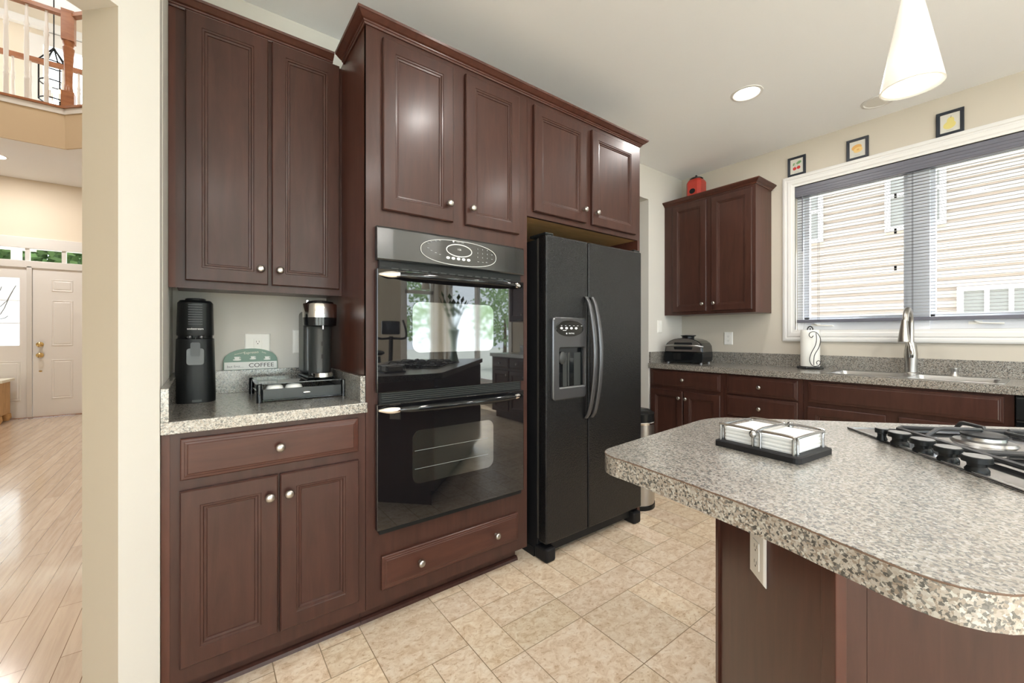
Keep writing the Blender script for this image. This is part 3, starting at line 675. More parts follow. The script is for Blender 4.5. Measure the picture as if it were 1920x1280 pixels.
# dispenser
dx0, dx1 = xa(1032.8, YD), xa(1101, YD-.02); dz1, dz0 = zav([(1068, 595)], YD), zav([(1068, 747)], YD)
rx0, rx1 = xa(1044.2, YD), xa(1096, YD-.01); rz1, rz0 = zav([(1070, 650)], YD), zav([(1070, 727)], YD)
def rr(x0, x1, z0, z1, R, y, n=6):
    pts = []
    for cx, cz, a0 in ((x1-R, z1-R, 0), (x0+R, z1-R, 90), (x0+R, z0+R, 180), (x1-R, z0+R, 270)):
        for k in range(n+1): t = math.radians(a0+90*k/n); pts.append(V((cx+R*math.cos(t), y, cz+R*math.sin(t))))
    return pts
mb = MB(); A_ = [rr(dx0, dx1, dz0, dz1, .022, YD+.001), rr(dx0+.001, dx1-.001, dz0+.001, dz1-.001, .021, YD-.012), rr(dx0+.006, dx1-.006, dz0+.006, dz1-.006, .018, YD-.017),
   rr(rx0, rx1, rz0, rz1, .012, YD-.017), rr(rx0+.003, rx1-.003, rz0+.003, rz1-.003, .010, YD-.013), rr(rx0+.006, rx1-.006, rz0+.006, rz1-.006, .010, YD-.0015)]
mb.loops(A_, 0, True, False, False); dz_ = obj('dispenser_bezel', mb, 'handle_grey', dl)
mb = MB(); mb.prism(rr(rx0+.004, rx1-.004, rz0+.004, rz1-.004, .010, YD-.002), (0, .0015, 0)); obj('recess', mb, 'black_gloss', dz_)
for q, ww in ((.20, .03), (.38, .012), (.62, .05)):
    mb = MB(); xx = rx0+(rx1-rx0)*q; mb.box((xx, YD-.0032, rz0+.012), (xx+ww, YD-.0022, rz1-.03)); obj('chute_rib', mb, 'graphite', dz_, .001)
mb = MB(); mb.sphere((rx0+.030, YD-.010, zav([(1050, 671)], YD)), .026, sc=(1, .5, 1.3)); obj('paddle', mb, 'graphite', dz_)
mb = MB(); mb.lathe(((rx0+rx1)/2, YD-.004, rz1-.012), (0, 0, -1), [(.034, 0), (.03, .01), (.026, .016)], 20, sx=1); 
mb = MB(); mb.box((rx0+.006, YD-.014, rz0+.002), (rx1-.006, YD-.002, rz0+.010)); obj('drip_tray', mb, 'soft_rim', dz_, .002)
ex, ez = xa(1068.5, YD-.017), zav([(1068.5, 615.5)], YD-.017)
mb = MB(); mb.lathe((ex, YD-.0165, ez), (0, -1, 0), [(.043, 0), (.0425, .002), (.041, .0028)], 40, sx=2.4, sm=False, up=(0, 0, 1)); dsp = obj('display', mb, 'black_gloss', dz_)
mb = MB()
for k in range(4): mb = MB(); mb.lathe((ex-.063+k*.036, YD-.0193, ez+.001), (0, -1, 0), [(.0062, 0), (.006, .0008)], 16, sm=False, sx=1.6, up=(0, 0, 1)); obj('touch_button', mb, 'white_mark', dsp)
mb = MB()
for k in range(6): mb.box((ex-.068+k*.030, YD-.0198, ez+.0135), (ex-.058+k*.030, YD-.0193, ez+.0150))
mb.box((ex-.054, YD-.0198, ez-.012), (ex-.028, YD-.0193, ez-.0095)); obj('legend_marks', mb, 'white_mark', dsp)['kind'] = 'stuff'
text('maker_name', 'MAYTAG', .0105, (ex+.010, YD-.0197, ez-.027), (1, 0, 0), (0, 0, 1), 'white_mark', dsp, depth=.0002)
mb = MB(); mb.lathe((ex-.026, YD-.0193, ez-.027), (0, -1, 0), [(.0042, 0), (.004, .0006)], 14, sm=False); obj('maker_emblem', mb, 'white_mark', dsp)
# ------------------------------------------------------------------ trash can behind fridge
tx, ty = 2.418, 1.768
bt = thing('trash_can', 'steel step trash can with black lid standing beside the refrigerator', 'trash can', (tx, ty, 0))
tr = .124; th_ = .622
mb = MB(); mb.lathe((tx, ty, .03), (0, 0, 1), [(tr-.004, 0), (tr-.004, th_-.08)], 40); obj('body', mb, 'steel', bt)
mb = MB(); mb.lathe((tx, ty, 0), (0, 0, 1), [(tr, 0), (tr, .03)], 40); obj('base_ring', mb, 'black_plastic', bt)
mb = MB(); mb.lathe((tx, ty, th_-.05), (0, 0, 1), [(tr+.002, 0), (tr+.003, .012), (tr, .016)], 40); obj('rim', mb, 'chrome', bt)
mb = MB(); mb.lathe((tx, ty, th_-.034), (0, 0, 1), [(tr-.004, 0), (tr-.004, .055), (tr-.03, .072), (.01, .076)], 40); obj('lid', mb, 'black_plastic', bt)
# ------------------------------------------------------------------ window-wall base run
XF = 3.345; XC = 3.318; YEND = -1.70
def zavx(pts, x): return sum(ox(u, v, x).z for u, v in pts)/len(pts)
PX = XF-.019
cz_t = zavx([(1216, 689), (1910, 741)], XC)-.013
def bcab(label, u0, u1, loc_y):
    return thing('base_cabinet', label, 'cabinet', (XW, loc_y, 0), 'cherry base cabinets under the window')
yA0 = YW-.004; yA1 = (yb(1349.6, PX)+yb(1362, PX))/2; yA2 = (yb(1494.7, PX)+yb(1514.4, PX))/2; yA3 = yb(1902.5, PX)
def carc(p, y1, y0):
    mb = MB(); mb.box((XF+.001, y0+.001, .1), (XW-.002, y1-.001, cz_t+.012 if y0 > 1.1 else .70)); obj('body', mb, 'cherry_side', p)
    mb = MB(); mb.box((XF, y0+.001, .1), (XF+.001, y1-.001, cz_t+.012)); obj('face_frame', mb, 'cherry', p)
    mb = MB(); mb.box((XF+.07, y0+.001, 0), (XF+.085, y1-.001, .1)); obj('toe_kick', mb, 'cherry', p)
zT = zavx([(1221, 692.7), (1349.6, 702.5), (1362, 704.5), (1494.7, 713.4), (1514, 715), (1882, 743.6)], PX)
zB = zavx([(1221, 720.4), (1349.6, 734.8), (1362, 739), (1494.7, 751), (1514, 755), (1882, 791.8)], PX)
zD = zavx([(1219.6, 727.3), (1349.6, 741), (1513, 762), (1660, 779)], PX)
c1 = bcab('cherry base cabinet in the corner with drawer and door pair, below the indoor grill', 0, 0, (yA0+yA1)/2); carc(c1, yA0, yA1)
b0, w0, h0 = rect_front(FB, XF, 1221, 1349.6, zB, zT); door(c1, FB, b0, w0, h0, [(w0*.5, h0*.5)], 'drawer', 'cherry', DRAWP)
b0, w0, h0 = rect_front(FB, XF, 1219.6, 1279.3, .125, zD); door(c1, FB, b0, w0, h0, [(-.026, -.06)])
b0, w0, h0 = rect_front(FB, XF, 1281.3, 1349.6, .125, zD); door(c1, FB, b0, w0, h0, [(.026, -.06)])
c2 = bcab('cherry drawer-stack base cabinet between the corner cabinet and sink cabinet', 0, 0, (yA1+yA2)/2); carc(c2, yA1, yA2)
b0, w0, h0 = rect_front(FB, XF, 1362, 1494.7, zB, zT); door(c2, FB, b0, w0, h0, [(w0*.5, h0*.5)], 'drawer', 'cherry', DRAWP)
zz1 = zavx([(1362, 740), (1494.7, 754.6)], PX); zz0 = zavx([(1362, 776.8)], PX)
b0, w0, h0 = rect_front(FB, XF, 1362, 1494.7, zz0, zz1); door(c2, FB, b0, w0, h0, [(w0*.5, h0*.5)], 'drawer', 'cherry', DRAWP)
for a_, b_ in ((.36, zz0-.012), (.125, .348)):
    b0, w0, h0 = rect_front(FB, XF, 1362, 1494.7, a_, b_); door(c2, FB, b0, w0, h0, [(w0*.5, h0*.5)], 'drawer', 'cherry', DRAWP)
c3 = bcab('cherry sink base cabinet with a wide false front beneath the sink', 0, 0, (yA2+yA3)/2); carc(c3, yA2, yA3)
b0, w0, h0 = rect_front(FB, XF, 1514.4, 1882, zB, zT); door(c3, FB, b0, w0, h0, [], 'false_front', 'cherry', DRAWP)
b0, w0, h0 = rect_front(FB, XF, 1513.2, 1660.3, .125, zD); door(c3, FB, b0, w0, h0, [(-.026, -.06)])
b0, w0, h0 = rect_front(FB, XF, 1684, 1882, .125, zD); door(c3, FB, b0, w0, h0, [(.026, -.06)])
dw = thing('dishwasher', 'black dishwasher to the right of the sink cabinet', 'dishwasher', (XW, yA3-.3, 0))
mb = MB(); mb.box((XF-.012, yA3-.6, .1), (XF+.5, yA3-.004, cz_t+.005)); obj('body', mb, 'black_matte', dw)
mb = MB(); mb.box((XF-.032, yA3-.6, .12), (XF-.012, yA3-.004, .74)); obj('door', mb, 'black_gloss', dw, .004)
mb = MB(); mb.box((XF-.034, yA3-.6, .748), (XF-.012, yA3-.004, cz_t)); obj('control_panel', mb, 'black_plastic', dw, .004)
mb = MB(); mb.box((XF+.03, yA3-.6, 0), (XF+.05, yA3-.004, .1)); obj('kick_plate', mb, 'black_matte', dw)
c4 = bcab('cherry end base cabinet beyond the dishwasher, seen reflected in the oven glass', 0, 0, (yA3-.6+YEND)/2); carc(c4, yA3-.602, YEND+.02)
yy0 = yA3-.63; wq = (yy0-(YEND+.05))/3
for k in range(3):
    b0 = V((XF, yy0-k*wq, zB)); door(c4, FB, b0, wq-.02, zT-zB, [((wq-.02)*.5, (zT-zB)*.5)], 'drawer', 'cherry', DRAWP)
    b0 = V((XF, yy0-k*wq, .125)); door(c4, FB, b0, wq-.02, zD-.125, [(.026, -.06)])
# counter with sink cut-out
zc0 = zavx([(1216, 689), (1910, 741)], XC); zc1 = .915
SXa, SXb = 3.385, 3.80; SYa, SYb = yb(1885, 3.40), yb(1543, 3.42)
ct2 = thing('countertop', 'speckled laminate countertop along the window wall holding the sink', 'countertop', (XW, .3, zc0))
mb = MB(); yy1 = YW-.002
mb.box((XC, YEND, zc0), (SXa+.02, yy1, zc1)); mb.box((SXb-.02, YEND, zc0+.02), (XW-.002, yy1, zc1)); mb.box((SXa+.02, SYb-.02, zc0+.01), (SXb-.02, yy1, zc1)); mb.box((SXa+.02, YEND, zc0+.01), (SXb-.02, SYa+.02, zc1))
obj('slab', mb, 'granite', ct2)
mb = MB(); mb.box((XW-.021, YEND, zc1), (XW-.002, YW-.002, 1.018)); obj('backsplash', mb, 'granite', ct2, .001)
mb = MB(); mb.box((XP1+.003, YW-.021, zc1), (XW-.021, YW-.002, 1.018)); obj('side_splash', mb, 'granite', ct2, .001)
# sink
sk = thing('kitchen_sink', 'double-bowl stainless steel sink set in the window counter', 'sink', ((SXa+SXb)/2, (SYa+SYb)/2, zc1))
ym = (SYa+SYb)/2+.0
mb = MB(); z1 = zc1+.004
def ringxy(x0, x1, y0, y1, z, R=.03, n=5):
    pts = []
    for cx, cy, a0 in ((x1-R, y1-R, 0), (x0+R, y1-R, 90), (x0+R, y0+R, 180), (x1-R, y0+R, 270)):
        for k in range(n+1): t = math.radians(a0+90*k/n); pts.append(V((cx+R*math.cos(t), cy+R*math.sin(t), z)))
    return pts
# deck plate = strips round two bowls
for q in ((SXa, SXa+.022, SYa, SYb), (SXb-.075, SXb, SYa, SYb), (SXa+.022, SXb-.075, SYa, SYa+.03), (SXa+.022, SXb-.075, SYb-.03, SYb), (SXa+.022, SXb-.075, ym-.02, ym+.02)): mb.box((q[0], q[2], zc1+.0005), (q[1], q[3], z1))
obj('rim', mb, 'steel', sk, .0015)
for a_, b_ in ((SYa+.03, ym-.02), (ym+.02, SYb-.03)):
    mb = MB(); mb.loops([ringxy(SXa+.022, SXb-.075, a_, b_, z1-.001), ringxy(SXa+.026, SXb-.079, a_+.004, b_-.004, z1-.02), ringxy(SXa+.034, SXb-.087, a_+.012, b_-.012, zc1-.17, .05), ][::-1], 0, True, True, False); obj('bowl', mb, 'steel', sk)
# faucet
fxx = 3.765; fyy = yb(1708, fxx)
fa = thing('faucet', 'brushed nickel pull-down faucet rising behind the sink', 'faucet', (fxx, fyy, zc1))
mb = MB(); z0_ = z1
mb.lathe((fxx, fyy, z0_), (0, 0, 1), [(.036, 0), (.036, .006), (.031, .012), (.030, .06), (.033, .10), (.034, .13), (.030, .17), (.024, .21), (.0, .212)], 28); obj('body', mb, 'nickel', fa)
pts = []; rad = []
for i in range(17):
    t = i/16; a_ = math.pi*t*.93
    pts.append((fxx-.085+.085*math.cos(a_), fyy, z0_+.19+.0+.135*0+.0+(.09+.0)*0+.13*1+.105*math.sin(a_) if i else z0_+.18)); rad.append(.016)
obj('spout', MB().tube([(fxx, fyy, z0_+.16), (fxx, fyy, z0_+.25)]+pts[1:], .0155, 14), 'nickel', fa)
hd = MB(); hx_, hz_ = pts[-1][0], pts[-1][2]
hd.lathe((hx_-.002, fyy+.004, hz_+.012), (-.05, .01, -1), [(.015, 0), (.018, .03), (.025, .09), (.030, .135), (.029, .142), (.020, .142)], 22); obj('spray_head', hd, 'nickel', fa)
obj('lever', MB().tube([(fxx-.028, fyy-.006, z0_+.11), (fxx-.036, fyy-.008, z0_+.14), (fxx-.038, fyy-.004, z0_+.18), (fxx-.034, fyy+.006, z0_+.215), (fxx-.026, fyy+.010, z0_+.235)], [.013, .014, .012, .010, .007], 12), 'chrome', fa)
mb = MB(); mb.lathe((fxx, fyy, z1+.0), (0, 0, 1), [(.05, 0), (.049, .003)], 24, sx=2.6); 
# air gap / soap cap
sp_ = ox(1789, 700, 3.775)
ag = MB(); ag.lathe((3.775, sp_.y, z1), (0, 0, 1), [(.022, 0), (.020, .006), (.016, .012), (.014, .03), (.018, .042), (.018, .05), (.002, .052)], 20, sx=1)
tag(obj('air_gap', ag, 'nickel'), 'small nickel air gap cap on the rear rim of the sink, right of the faucet', 'air gap')
# wall cabinet right
XU = 3.585; yU0 = yb(1253, XU); yU1 = yb(1417, XU)
wc = thing('wall_cabinet', 'dark cherry two-door wall cabinet in the corner beside the window, red canister on top', 'cabinet', (XW, (yU0+yU1)/2, 1.363))
mb = MB(); mb.box((XU+.001, yU1, 1.363), (XW-.002, yU0, ZU1)); obj('body', mb, 'cherry_side', wc)
mb = MB(); mb.box((XU, yU1, 1.363), (XU+.001, YW-.002, ZU1)); obj('face_frame', mb, 'cherry', wc)
PU = XU-.019
za = zavx([(1323, 583.5), (1409, 578)], PU); zb_ = zavx([(1323.2, 373.6), (1409, 348.4)], PU)
b0, w0, h0 = rect_front(FB, XU, 1260.5, 1323.5, za, zb_); door(wc, FB, b0, w0, h0, [(-.028, .065)])
b0, w0, h0 = rect_front(FB, XU, 1333, 1409, za, zb_); door(wc, FB, b0, w0, h0, [(.028, .065)])
crown(wc, [((XU, YW-.003), (-1, 0)), ((XU, yU1), (-1, -1)), ((XW-.003, yU1), (0, -1))], ZU1)
mb = MB(); mb.box((XU+.002, yU1+.002, ZU1), (XW-.003, YW-.004, ZU1+.03)); obj('top_board', mb, 'cherry_side', wc)
# second wall cabinet, south of the window (seen in the oven glass)
w2 = copy_tree(wc); w2.location.y -= 3.06; w2['label'] = 'dark wall cabinet south of the sink window, visible only mirrored in the upper oven door'
# ------------------------------------------------------------------ canister, grill, towel, plates, pictures
cx_, cy_ = 3.735, yb(1305.5, 3.735); z0_ = ZU1+.031
cn = thing('canister', 'red enamel kitchen canister with black lid on top of the corner wall cabinet', 'canister', (cx_, cy_, z0_))
mb = MB(); hh = .205; s_ = .072
def oct_(s, z, ch=.35): return [V((cx_+a*s, cy_+b*s, z)) for a, b in ((1, -1+ch), (1, 1-ch), (1-ch, 1), (-1+ch, 1), (-1, 1-ch), (-1, -1+ch), (-1+ch, -1), (1-ch, -1))]
mb.loops([oct_(s_, z0_), oct_(s_, z0_+hh*.85), oct_(s_*.92, z0_+hh*.92), oct_(s_*.75, z0_+hh)]); obj('body', mb, 'red_enamel', cn, .004)
mb = MB(); mb.lathe((cx_, cy_, z0_+hh), (0, 0, 1), [(.058, 0), (.060, .008), (.052, .016), (.02, .024), (.008, .026), (.007, .03), (.011, .036), (.008, .043), (.001, .045)], 28); obj('lid', mb, 'black_plastic', cn)
mb = MB(); mb.lathe((cx_-s_-.001, cy_, z0_+hh*.42), (-1, 0, 0), [(.024, 0), (.023, .002)], 24, sx=1.2, sm=False); obj('oval_label', mb, 'black_matte', cn)
# indoor grill
go = V((3.61, 2.065, zc1)); gf = V((-.985, -.17, 0)).normalized(); ga = V((gf.y*-1, gf.x, 0)); ga = V((-gf.y, gf.x, 0))*1
if ga.y > 0: ga = -ga        # left-to-right as seen from the camera
gr = thing('indoor_grill', 'black and steel countertop indoor grill in the corner of the window counter', 'grill', go)
def gp(a, f, z): return go+ga*a*.86+gf*f+V((0, 0, z*1.22))
def gloft(f0, f1, prof, m, name, par, sm=True, bev=.004):
    mb = MB(); mb.loops([[gp(a, f0, z) for a, z in prof], [gp(a, f1, z) for a, z in prof]], 0, False); return obj(name, mb, m, par, bev)
gw = .20
foot = [(-gw+.01, .012), (gw-.01, .012), (gw+.004, .05), (gw, .085), (-gw, .085), (-gw-.004, .05)]
body = gloft(-.13, .13, foot, 'black_plastic', 'base', gr)
dome = [(-gw, .086)]+[(gw*-math.cos(math.pi*k/12), .086+.105*math.sin(math.pi*k/12)**.62) for k in range(1, 12)]+[(gw, .086)]
gloft(-.13, .12, [(a, z) for a, z in dome][::-1], 'black_gloss', 'lid', gr)
dome2 = [(a*.93, .09+(z-.086)*.93) for a, z in dome]
gloft(.118, .128, dome2[::-1], 'steel', 'lid_front', gr, bev=.001)
gloft(.126, .130, [(-.09, .105), (.09, .105), (.10, .13), (.09, .158), (-.09, .158), (-.10, .13)][::-1], 'black_matte', 'lid_recess', gr, bev=0)
obj('handle', MB().tube([gp(-.195, .12, .128), gp(-.17, .150, .132), gp(-.08, .157, .134), gp(.08, .157, .134), gp(.17, .150, .132), gp(.195, .12, .128)], .010, 10), 'steel', gr)
mb = MB(); mb.lathe(gp(.0, 0, .185), (0, 0, 1), [(.052, 0), (.052, .02), (.066, .026), (.066, .031), (.02, .034)], 24); obj('vent_cap', mb, 'black_plastic', gr)
mb = MB(); mb.lathe(gp(.0, 0, .2175), (0, 0, 1), [(.06, 0), (.02, .0015)], 24); obj('vent_disc', mb, 'steel', gr)
gloft(.128, .133, [(-.10, .03), (.10, .03), (.11, .078), (-.11, .078)], 'black_gloss', 'control_panel', gr, bev=.001)
mb = MB()
for a_ in (-.17, .17):
    for f_ in (-.1, .1): mb.lathe(gp(a_, f_, 0), (0, 0, 1), [(.012, 0), (.012, .013)], 12)
obj('feet', mb, 'soft_rim', gr)
# paper towel
tx, ty = 3.775, yb(1519, 3.775)
pt = thing('paper_towel_holder', 'black wire paper towel stand with white roll left of the sink', 'paper towel holder', (tx, ty, zc1))
mb = MB(); mb.tube([(tx+.078*math.cos(t), ty+.078*math.sin(t), zc1+.012) for t in [2*math.pi*k/24 for k in range(24)]], .006, 8, 0, True)
for k in range(6): a_ = 2*math.pi*k/6; mb.sphere((tx+.08*math.cos(a_), ty+.08*math.sin(a_), zc1+.009), .009, 8, 6)
mb.tube([(tx-.078, ty, zc1+.012), (tx+.078, ty, zc1+.012)], .005); mb.tube([(tx, ty, zc1+.012), (tx, ty, zc1+.315)], .005)
hk = [(tx, ty+.018*math.cos(math.pi*k/8)-.018+.018, zc1+.30+.028*math.sin(math.pi*k/8)) for k in range(9)]
mb.tube(hk, .005); obj('stand', mb, 'iron', pt)
mb = MB(); mb.lathe((tx, ty, zc1+.02), (0, 0, 1), [(.062, 0), (.0625, .004), (.0625, .276), (.060, .28), (.02, .28)], 36); obj('paper_roll', mb, 'paper', pt)
px_, X_ = lambda u, v: ox(u, v, tx-.078), tx-.078
S1 = [(1522.6, 634), (1525, 632), (1526, 628), (1524, 624), (1519.5, 624), (1517, 628), (1518, 632), (1521, 633.5), (1524.5, 631)]
sc1 = [(1525, 629), (1522, 632.5), (1518.5, 631), (1517, 627.5), (1519, 623.5), (1525, 621.5), (1532, 624), (1537.5, 632), (1538.5, 640), (1535, 652), (1528, 664), (1526, 674), (1526, 684)]
sc2 = [(1530, 624), (1531, 636), (1528.5, 648), (1521.5, 661), (1518, 672), (1519.5, 680), (1525, 686), (1534, 685.5), (1538, 681), (1537.5, 677), (1534, 676), (1531, 679), (1532.5, 683)]
def smooth(pts, n=4):
    out = []; P = pts
    for i in range(len(P)-1):
        p0, p1, p2, p3 = P[max(i-1, 0)], P[i], P[i+1], P[min(i+2, len(P)-1)]
        for k in range(n):
            t = k/n; out.append(.5*((2*p1)+(p2-p0)*t+(2*p0-5*p1+4*p2-p3)*t*t+(3*p1-p0-3*p2+p3)*t**3))
    return out+[P[-1]]
mb = MB(); mb.tube(smooth([px_(*p) for p in sc1]), .0026, 7); mb.tube(smooth([px_(*p) for p in sc2]), .0026, 7); obj('scroll_arm', mb, 'iron', pt)
# outlets and switches
def plate(name, label, cat, fr, c, w_, h, n=1, decora=True, grp=None):
    t_ = thing(name, label, cat, c, grp)
    mb = MB(); rings(mb, fr, c-fr.a*w_/2-fr.u*h/2, w_, h, [(0, .0), (0, .002), (.004, .0055), (.008, .006)]); pl = obj('cover_plate', mb, 'white_plastic', t_)
    for k in range(n):
        cc = c+fr.a*((k-(n-1)/2)*.046)
        mb = MB(); mb.obox(cc-fr.a*.0165-fr.u*.0335+fr.o*.005, fr.a*.033, fr.u*.067, fr.o*.003); rc = obj('receptacle', mb, 'white_plastic', t_, .001)
        if cat == 'outlet':
            mb = MB()
            for s_ in (-1, 1):
                q = cc+fr.u*(s_*.019)+fr.o*.0079
                for dx in (-.0065, .005): mb.obox(q+fr.a*dx-fr.u*.003, fr.a*.0015, fr.u*.008, fr.o*.0004)
                mb.obox(q-fr.a*.002-fr.u*.0105, fr.a*.004, fr.u*.004, fr.o*.0004)
            obj('slots', mb, 'slot_dark', rc)
    return t_
cA = oy(483, 648, YW); cA.y = YW-.0005; plate('wall_outlet', 'white outlet plate on the wall behind the coffee sign', 'outlet', FA, cA, .105, .118)
cA = oy(555, 640, YW); plate('light_switch', 'white switch plate on the wall half hidden behind the coffee machine', 'switch', FA, V((cA.x+.02, YW-.0005, cA.z+.0)), .07, .118)
cB = ox(1366, 634, XW); plate('wall_outlet', 'white outlet plate on the window wall between the indoor grill and window', 'outlet', FB, V((XW-.0005, cB.y, cB.z)), .078, .118)
cB = oy(1236.5, 612, YW); plate('light_switch', 'white switch plate on the wall segment right of the refrigerator', 'switch', FA, V((cB.x, YW-.0005, cB.z)), .07, .118)
# framed fruit prints
def print_frame(label, u0, u1, v0, v1, art):
    c = ox((u0+u1)/2, (v0+v1)/2, XW-.006); ya, yb_ = yb(u0, XW-.012), yb(u1, XW-.012); w_ = ya-yb_; h = .155
    zbase = cz1+.0005; base = V((XW-.001, ya, zbase)); t_ = thing('framed_print', label, 'picture', (XW, (ya+yb_)/2, zbase), 'small framed fruit prints above the window')
    mb = MB(); rings(mb, FB, base, w_, h, [(0, 0), (0, .013), (.003, .015), (.017, .014), (.019, .009)]); obj('frame', mb, 'frame_black', t_)
    mb = MB(); mb.obox(base+FB.a*.018+FB.u*.018+FB.o*.0092, FB.a*(w_-.036), FB.u*(h-.036), FB.o*.0004); pp = obj('print', mb, 'print_paper', t_)
    q = lambda a, z, o_=.0098: base+FB.a*(w_/2+a)+FB.u*(h/2+z)+FB.o*o_
    def disc(a, z, ra, rz, m, nm, rot=0, o_=.0098):
        b_ = MB(); pts = []
        for k in range(20):
            t = 2*math.pi*k/20; x_, y_ = ra*math.cos(t), rz*math.sin(t); pts.append(q(a+x_*math.cos(rot)-y_*math.sin(rot), z+x_*math.sin(rot)+y_*math.cos(rot), o_))
        b_.prism(pts, FB.o*.0003); obj(nm, b_, m, pp)
    if art == 'cherry':
        disc(-.014, -.018, .013, .013, 'fruit_red', 'cherry'); disc(.014, -.014, .013, .013, 'fruit_red', 'cherry'); disc(.016, .026, .018, .011, 'leaf_green', 'leaf', .4); disc(-.02, .018, .012, .006, 'leaf_green', 'leaf', 1.2)
        b_ = MB(); b_.tube([q(-.014, -.008), q(-.006, .03)], .0008, 5); b_.tube([q(.012, -.004), q(-.006, .03)], .0008, 5); obj('stem', b_, 'leaf_green', pp)
    elif art == 'peach':
        disc(-.004, .012, .030, .021, 'fruit_orange', 'fruit', .2); disc(.004, -.008, .027, .020, 'fruit_peach', 'fruit_half', .2, .0102); disc(.004, -.006, .008, .006, 'fruit_orange', 'stone', .2, .0106)
    else:
        disc(-.002, -.014, .029, .025, 'fruit_yellow', 'pear_bottom', .3); disc(.003, .014, .017, .022, 'fruit_yellow', 'pear_top', 0, .0099); b_ = MB(); b_.tube([q(.004, .03), q(.005, .044)], .001, 5); obj('stem', b_, 'bark', pp)
    b_ = MB(); b_.obox(q(-.016, -.049), FB.a*.032, FB.u*.002, FB.o*.0003); obj('caption', b_, 'print_grey', pp)
print_frame('leftmost small black framed print of red cherries above the window', 1477, 1510.5, 0, 0, 'cherry')
print_frame('black framed print of an orange fruit above the window, middle of three', 1587, 1628.5, 0, 0, 'peach')
print_frame('black framed print of a yellow pear above the window', 1755, 1808, 0, 0, 'pear')
# ------------------------------------------------------------------ coffee corner
cx_, cy_ = -.021, 2.085; z0_ = ZC1
ss = thing('soda_maker', 'tall black soda water maker at the left end of the coffee counter', 'soda maker', (cx_, cy_, z0_))
def sl(z, hw, hd, yo=0, n=28, p=3.0):
    pts = []
    for k in range(n):
        t = 2*math.pi*k/n; c_, s_ = math.cos(t), math.sin(t)
        pts.append(V((cx_+hw*abs(c_)**(2/p)*(1 if c_ >= 0 else -1), cy_+yo+hd*abs(s_)**(2/p)*(1 if s_ >= 0 else -1), z)))
    return pts
mb = MB(); mb.loops([sl(z0_, .066, .075), sl(z0_+.01, .0665, .076), sl(z0_+.12, .0645, .073), sl(z0_+.248, .0615, .070), sl(z0_+.252, .056, .046, .006), sl(z0_+.30, .055, .046, .006)], 0, True); obj('base', mb, 'black_plastic', ss)
mb = MB(); mb.loops([sl(z0_+.262, .0595, .066, 0), sl(z0_+.27, .0605, .067, 0), sl(z0_+.39, .0575, .064, 0), sl(z0_+.40, .050, .055, 0)], 0, True); hd_ = obj('head', mb, 'black_plastic', ss)
mb = MB(); mb.lathe((cx_+.0, cy_, z0_+.40), (0, 0, 1), [(.033, 0), (.033, .008), (.028, .010)], 24); obj('top_button', mb, 'black_matte', ss)
mb = MB()
for k in range(9): mb.box((cx_-.022, cy_-.0668+.0, z0_+.305+k*.0095), (cx_+.022, cy_-.0655, z0_+.3075+k*.0095))
obj('ribs', mb, 'graphite', hd_)
text('maker_name', 'sodastream', .011, (cx_, cy_-.0685, z0_+.288), (1, 0, 0), (0, 0, 1), 'white_mark', hd_, depth=.0003)
mb = MB()
for q in (-.020, .016): mb.sphere((cx_+q+.002, cy_-.056, z0_+.256), .010, 12, 8, sc=(1, .8, 1))
obj('clamp', mb, 'handle_grey', ss)
mb = MB(); mb.tube([(cx_, cy_-.06, z0_+.258), (cx_, cy_-.06, z0_+.20)], .0022); obj('nozzle', mb, 'graphite', ss)
mb = MB(); mb.loops([rr(cx_-.027, cx_+.027, z0_+.148, z0_+.212, .010, cy_-.0735), rr(cx_-.027, cx_+.027, z0_+.148, z0_+.212, .010, cy_-.070)], 0, False); obj('window', mb, 'water_clear', ss)
mb = MB(); mb.loops([rr(cx_-.015, cx_+.015, z0_+.182, z0_+.235, .006, cy_-.076), rr(cx_-.015, cx_+.015, z0_+.182, z0_+.235, .006, cy_-.072)], 0, False); obj('bottle_neck', mb, 'graphite', ss)
mb = MB(); mb.box((cx_-.010, cy_-.0785, z0_+.004), (cx_+.020, cy_-.0755, z0_+.013)); obj('foot_tab', mb, 'graphite', ss)
# coffee sign
x0, x1 = xa(419, YW-.025), xa(520.5, YW-.025); zs = 1.0165
sg = thing('coffee_sign', 'arched green and white wooden coffee sign standing on the backsplash', 'sign', ((x0+x1)/2, YW-.012, zs))
hS = .098; lean = .006; W2 = x1-x0; sy = YW-.019
def sp(a, z, o_=0): return V((x0+a, sy+.004*(z/hS)-o_, zs+z))
pts = [sp(0, 0), sp(W2, 0), sp(W2, .038)]+[sp(W2/2+W2/2*math.cos(math.pi*k/18), .038+(hS-.038)*math.sin(math.pi*k/18)**.85) for k in range(1, 18)]+[sp(0, .038)]
mb = MB(); mb.prism(pts, (0, .008, 0)); obj('board', mb, 'sign_green', sg)
mb = MB(); mb.prism([sp(.003, .002, .003), sp(W2-.003, .002, .003), sp(W2-.003, .036, .003), sp(.003, .036, .003)], (0, .0025, 0)); bnd = obj('white_band', mb, 'sign_white', sg)
text('lettering', 'COFFEE', .0265, sp(W2*.69, .0185, .0035), (1, 0, 0), (0, 0, 1), 'sign_ink', bnd, sx=1.12)
text('lettering', 'but first....', .0165, sp(W2*.21, .016, .0035), (1, 0, 0), (0, .0, 1), 'print_grey', bnd, sx=.95)
bd = bpy.data.objects[sg.children[0].name] if False else None
text('lettering', 'Espresso', .0165, sp(W2*.5, .079, .0012), (1, 0, .08), (0, 0, 1), 'sign_cream', sg)
text('lettering', 'Americano', .0085, sp(W2*.28, .076, .0012), (1, 0, .25), (0, 0, 1), 'sign_cream', sg)
text('lettering', 'Latte', .009, sp(W2*.74, .078, .0012), (1, 0, -.35), (0, 0, 1), 'sign_cream', sg)
